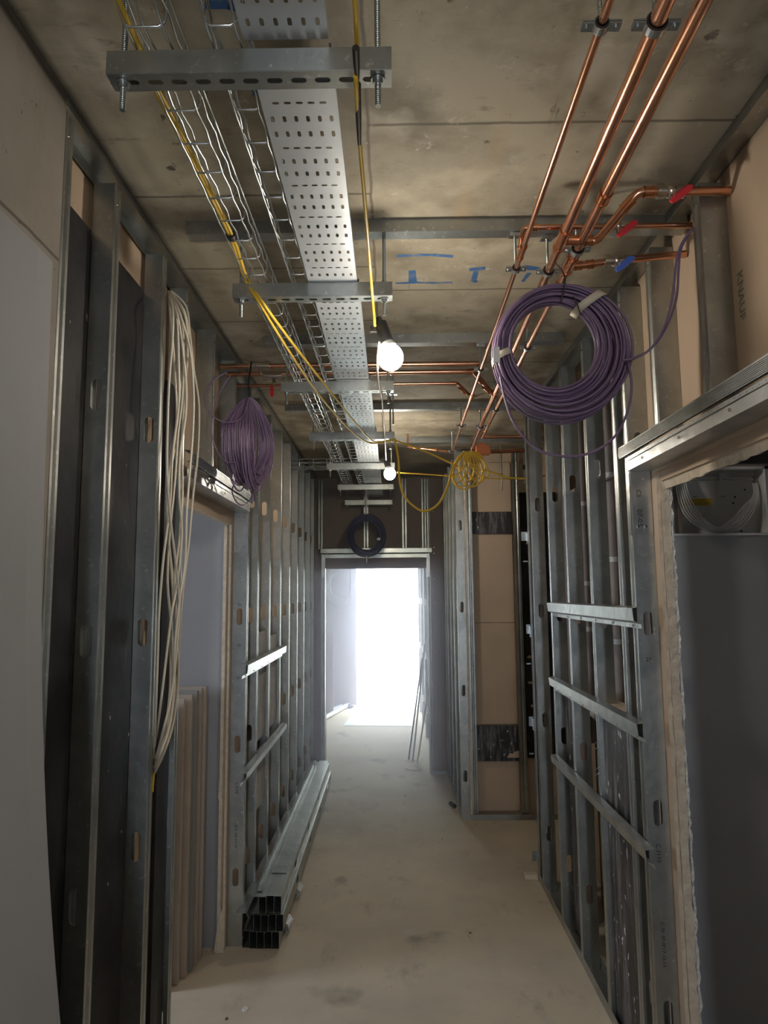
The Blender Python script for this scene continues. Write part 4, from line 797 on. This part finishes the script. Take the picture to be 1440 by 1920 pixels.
obj('lower_channel', MB().strip([(6.59, 2.022), (6.584, 2.018), (6.584, 1.985), (6.67, 1.985)], 0, -.62, .345), ZRIB, t, solid=.0014)
obj('side_tab', MB().box(-.655, -.625, 6.584, 6.586, 1.80, 2.02).box(.340, .368, 6.584, 6.586, 1.80, 2.02), ZRIB, t)
board('lining_strip', MB().box(-.62, .345, 6.60, 6.672, 1.89, 1.984), BROWN, 'dark brown board strip under the end doorway header', 'board')
mb = MB()
cyls('screw', [((.412, 6.586, z), (.412, 6.582, z), .004, 8) for z in (2.42, 2.08, 2.02, 1.78, 1.55, 1.1, .8, .45, .2)], NICK, TRIM)
tag(obj('floor_track', MB().strip([(6.57, .03), (6.57, .002), (6.60, .002)], 0, .345, .51), GALV, None, solid=.0015), 'short galvanised floor track at the foot of the dark brown end panel', 'metal track')

# ------------------------------------------------------------------ return partition x = .50 and recess wall y = 5.3
GP = 'galvanised studs of the return partition'
for i, y in enumerate((5.62, 5.95, 6.28, 6.50)):
    stud(.502, y, 1, .066, 0, 2.735, 'galvanised stud in the return partition left of the tan boards, %s from the corner' % ORD[i], GP, .04)
board('plasterboard', MB().box(.572, .585, 5.38, 6.66, .01, 2.765), BROWN, 'brown lining board behind the return partition studs', 'plasterboard')
def fstud(x, z0, z1, label, w, y=5.3, d=.07):
    mb = MB(); f = lambda u, v: (x + u, y, v); cu = w / 2; c = z0
    prof = [(x, y + .008), (x, y), (x + w * .3, y), (x + w * .42, y + .003), (x + w * .58, y + .003), (x + w * .7, y), (x + w, y), (x + w, y + d), (x + w - .01, y + d)]
    tag(obj('metal_stud', MB().strip(prof, 2, z0, z1), GALV, None, solid=.0012), label, 'metal stud', 'galvanised studs of the recess wall')
o = obj('metal_stud', stud_mesh(1, .062, 0, 2.735, .04), GALV, None, solid=.0012); o.location = (.502, 5.29, 0); tag(o, 'galvanised corner stud with oval holes, left of the tan recess boards', 'metal stud', 'galvanised studs of the recess wall')
tag(obj('trim_bead', MB().box(.566, .580, 5.285, 5.30, 0, 2.74), EDGE), 'cream board edge beside the recess corner stud', 'board edge')
fstud(.582, 0, 2.735, 'stud edging the left of the tan recess boards', .044); fstud(.945, 0, 2.735, 'bright stud between the tan boards and the black panel in the recess', .048)
fstud(1.30, 0, 2.735, 'stud at the right of the recess wall, hidden behind the partition end', .048)
struct('wall_recess', MB().box(.585, 3.1, 5.40, 5.44, 0, H), TAN)
for z0, z1, t_ in ((2.272, 2.66, 'top tan board between recess studs'), (1.42, 2.10, 'upper tan board between recess studs'), (.665, 1.417, 'middle tan board between recess studs'), (.04, .40, 'bottom tan board between recess studs')):
    board('plasterboard', MB().box(.628, .944, 5.372, 5.385, z0, z1), TAN, t_ + ', left of the bright stud', 'plasterboard', bevel=.001)
board('black_strip', MB().box(.628, .943, 5.350, 5.362, 2.10, 2.268), BLACKS, 'streaked black strip across the tan recess boards, upper', 'panel')
board('black_strip', MB().box(.628, .943, 5.350, 5.362, .40, .655), BLACKS, 'scuffed black strip across the tan recess boards, lower, with torn corner', 'panel')
mb = MB().add([(.85, 5.348, .425), (.943, 5.348, .425), (.943, 5.348, .475), (.91, 5.348, .468), (.90, 5.348, .455), (.87, 5.348, .45)], [(0, 1, 2, 3, 4, 5)])
board('torn_paper', mb, TAN, 'torn tan patch at the corner of the lower black strip in the recess', 'torn board')
board('black_board', MB().box(.995, 1.29, 5.36, 5.372, .42, 2.42), BLACK, 'tall black panel right of the bright recess stud', 'panel')
for i, (x, z) in enumerate(((1.07, 2.02), (1.075, 1.88), (1.06, 1.36), (1.045, 1.16), (1.05, .97), (1.06, .80))):
    tag(obj('torn_spot', MB().add([(x + (.016 + random.uniform(-.006, .006)) * math.cos(a) * 1.3, 5.357, z + .012 * math.sin(a) * random.uniform(.6, 1.2)) for a in [2 * math.pi * k / 9 for k in range(9)]], [tuple(range(9))]), TAN), 'small pale torn spot on the tall black recess panel, %s from the top' % ORD[i], 'torn spot', 'torn spots on the black recess panel')
tag(obj('floor_track', MB().strip([(5.285, .04), (5.285, .002), (5.36, .002)], 0, .565, 2.2), GALV, None, solid=.0015), 'galvanised floor track along the foot of the recess wall', 'metal track')
tag(obj('floor_track', MB().strip([(.500, .04), (.500, .002), (.572, .002)], 1, 5.29, 6.58), GALV, None, solid=.0015), 'galvanised floor track under the return partition', 'metal track')
tag(obj('hanging_bolt', MB().cyl((.855, 5.25, 2.42), (.855, 5.25, 2.769), .006, 10).ball((.855, 5.25, 2.54), .014, 12, 8), ZINC), 'bright threaded bolt hanging before the tan recess board', 'bolt')
tag(obj('timber_offcut', MB().box(.755, .832, 4.22, 4.27, .001, .028), EDGE, None, bevel=.002), 'small timber offcut on the floor at the end of the right partition', 'offcut')
tag(obj('pipe_offcut', MB().cyl((.475, 5.55, .02), (.445, 5.60, .03), .017, 14), BLK), 'short black pipe offcut on the floor by the return partition', 'offcut')
# plastic and scraps by the right door stud
tag(obj('plastic_wrap', MB().tube(smooth_path([(.87, 2.40, .06), (.90, 2.42, .14), (.93, 2.41, .10), (.95, 2.42, .04)], 4), .022, 7, rr=None), WPL), 'crumpled clear plastic at the foot of the right door stud', 'plastic wrap')

# ------------------------------------------------------------------ room beyond the end doorway
struct('wall_end_room_right', MB().box(.42, .50, 6.72, 10.6, 0, H), BROWN)
for i, (x, y) in enumerate(((.385, 7.3), (.385, 8.2), (.385, 9.1), (.385, 9.9))): stud(x, y, 1, .03, 0, 2.735, 'galvanised stud on the right wall beyond the end doorway, %s' % ORD[i], 'studs beyond the end doorway', screws=False)
board('leaning_board', MB().box(-1.05, -.80, 9.7, 9.72, .002, 1.12), mat('pink_plasterboard', (.52, .36, .38), .8), 'pinkish board standing beyond the end doorway at left', 'board')
tag(obj('dust_sheet', MB().add([(-.62, 8.95, .004), (.25, 8.88, .004), (.41, 10.9, .004), (-.44, 10.9, .004)], [(0, 1, 2, 3)]), SHEETM, None, solid=.003), 'white sheet laid on the floor beyond the end doorway', 'sheet')
for i, (a, b, r, m) in enumerate((((-.98, 8.9, .035), (-.66, 10.3, .035), .03, WPL), ((-1.05, 9.15, .03), (-.74, 10.35, .03), .022, mat('pale_blue_pipe', (.25, .35, .5), .5)))):
    tag(obj('loose_pipe', MB().cyl(a, b, r, 14), m), ('white plastic pipe on the floor beyond the end doorway' , 'pale blue pipe on the floor beyond the end doorway')[i], 'pipe')
tag(obj('rag_heap', MB().ball((-.66, 10.35, .04), .05, 10, 8, .8).ball((-.60, 10.3, .03), .05, 9, 7, .6).ball((-.68, 10.25, .03), .04, 9, 7, .6), BLUEC), 'small dark heap by the end of the white pipe at the outside door', 'rags')
mb = MB()
for i in range(7): mb.tube(smooth_path([(-.70 + .01 * i, 9.55, 2.769), (-.70 + .01 * i, 9.55, 2.1), (-.72 - .02 * i, 9.5, 1.95), (-.86 + .008 * i, 9.5, 1.80 - .02 * i), (-.88 + .02 * i, 9.5, 1.62), (-.78, 9.5, 1.52 + .02 * i), (-.60, 9.5, 1.50 + .012 * i), (-.55, 9.52, 1.9), (-.56, 9.55, 2.769)], 6), .005, 6)
tag(obj('cable_loops', mb, WPL), 'loops of white cable hanging beyond the end doorway at left', 'cables')
for i, (a, b) in enumerate((((.16, 7.15, .0), (.33, 7.6, .95)), ((.20, 7.1, .0), (.36, 7.6, 1.1)), ((.24, 7.0, .0), (.375, 7.2, .7)))):
    tag(obj('leaning_stick', MB().cyl(a, b, .008, 8), (BLUEC, GALV, EDGE)[i]), ('dark thin rod leaning inside the end doorway at right', 'steel rod leaning inside the end doorway at right', 'timber stick leaning inside the end doorway at right')[i], 'rod')
tag(obj('floor_cable', MB().tube(smooth_path([(.30, 7.2, .006), (.22, 6.9, .006), (.27, 6.75, .006), (.18, 6.72, .006), (.12, 6.80, .006)], 6), .004, 6), WPL), 'white cable end lying on the floor in the end doorway', 'cable')
# outside: low parapet line and bare branches
tag(obj('parapet_rail', MB().cyl((-3, 14, 1.22), (3, 14, 1.22), .012, 8).cyl((-2.9, 14, -.06), (-2.9, 14, 1.22), .03, 8).cyl((2.9, 14, -.06), (2.9, 14, 1.22), .03, 8), BARK), 'thin dark horizontal rail outside the end doorway', 'rail')
t = thing('branch', 'bare twigs outside the end doorway at left', 'branch', (-1.2, 12, 1.6))
mb = MB()
for i in range(6): mb.tube(smooth_path([(-1.2, 12, 1.45 + .04 * i), (-.6, 12, 1.42 + .03 * i), (-.42 + .03 * i, 12, 1.50 + .02 * i), (-.30 + .04 * i, 12, 1.56 + .03 * i)], 5), .005, 6)
mb.tube(smooth_path([(-1.2, 12, 2.1), (-.5, 12, 2.12), (-.33, 12, 2.04), (-.27, 12, 1.98)], 5), .008, 6)
mb.tube([(-1.25, 12, -.06), (-1.22, 12, 1.4), (-1.19, 12, 2.2)], .03, 8)
obj('twigs', mb, BARK, t)

# ------------------------------------------------------------------ debris on the floor
for i, (x, y, s, m) in enumerate(((-.60, 2.98, .012, WPL), (-.66, 2.92, .006, BARK), (.62, 3.28, .009, EDGE), (-.22, 4.0, .006, EDGE), (.10, 5.9, .008, BARK), (.33, 4.9, .005, BARK), (-.15, 3.3, .005, EDGE), (.37, 3.6, .006, BARK))):
    n = 7; vs = [(x + s * math.cos(2 * math.pi * k / n) * random.uniform(.7, 1.3), y + s * 1.5 * math.sin(2 * math.pi * k / n) * random.uniform(.6, 1.2), z) for z in (.0005, .003) for k in range(n)]
    tag(obj('debris', MB().add(vs, [tuple(range(n, 2 * n))] + [(k, (k + 1) % n, n + (k + 1) % n, n + k) for k in range(n)]), m), ('scrap of white label', 'dark crumb by the left room', 'pale stone crumb near the right partition', 'wood splinter mid corridor', 'dark chip far down the corridor', 'dark speck right of mid corridor', 'pale speck mid corridor', 'dark chip in front of the right partition')[i] + ' on the concrete floor', 'debris')
for o in list(S.objects):
    if '_w' in o: del o['_w']
for m in bpy.data.materials:
    if 'mixout' in m: del m['mixout']

# ------------------------------------------------------------------ scattering haze added to imitate lens glare from the doorway
hz = bpy.data.materials.new('glare_haze'); hz.use_nodes = True; _h = hz.node_tree; _h.nodes.remove(_h.nodes['Principled BSDF'])
_v = _h.nodes.new('ShaderNodeVolumeScatter'); _v.inputs['Color'].default_value = (0.80, 0.79, 1.0, 1); _v.inputs['Density'].default_value = 0.17; _v.inputs['Anisotropy'].default_value = 0.72
_h.links.new(_v.outputs[0], _h.nodes['Material Output'].inputs['Volume'])
for b_, l_ in (((-.715, .495, 4.7, 6.575, .01, H - .01), 'added glare haze in the air in front of the end doorway'), ((-3.0, .38, 6.71, 10.59, .01, H - .01), 'added glare haze in the room beyond the end doorway')):
    o = obj('glare_haze', MB().box(*b_), hz); tag(o, l_, 'haze'); o['kind'] = 'stuff'
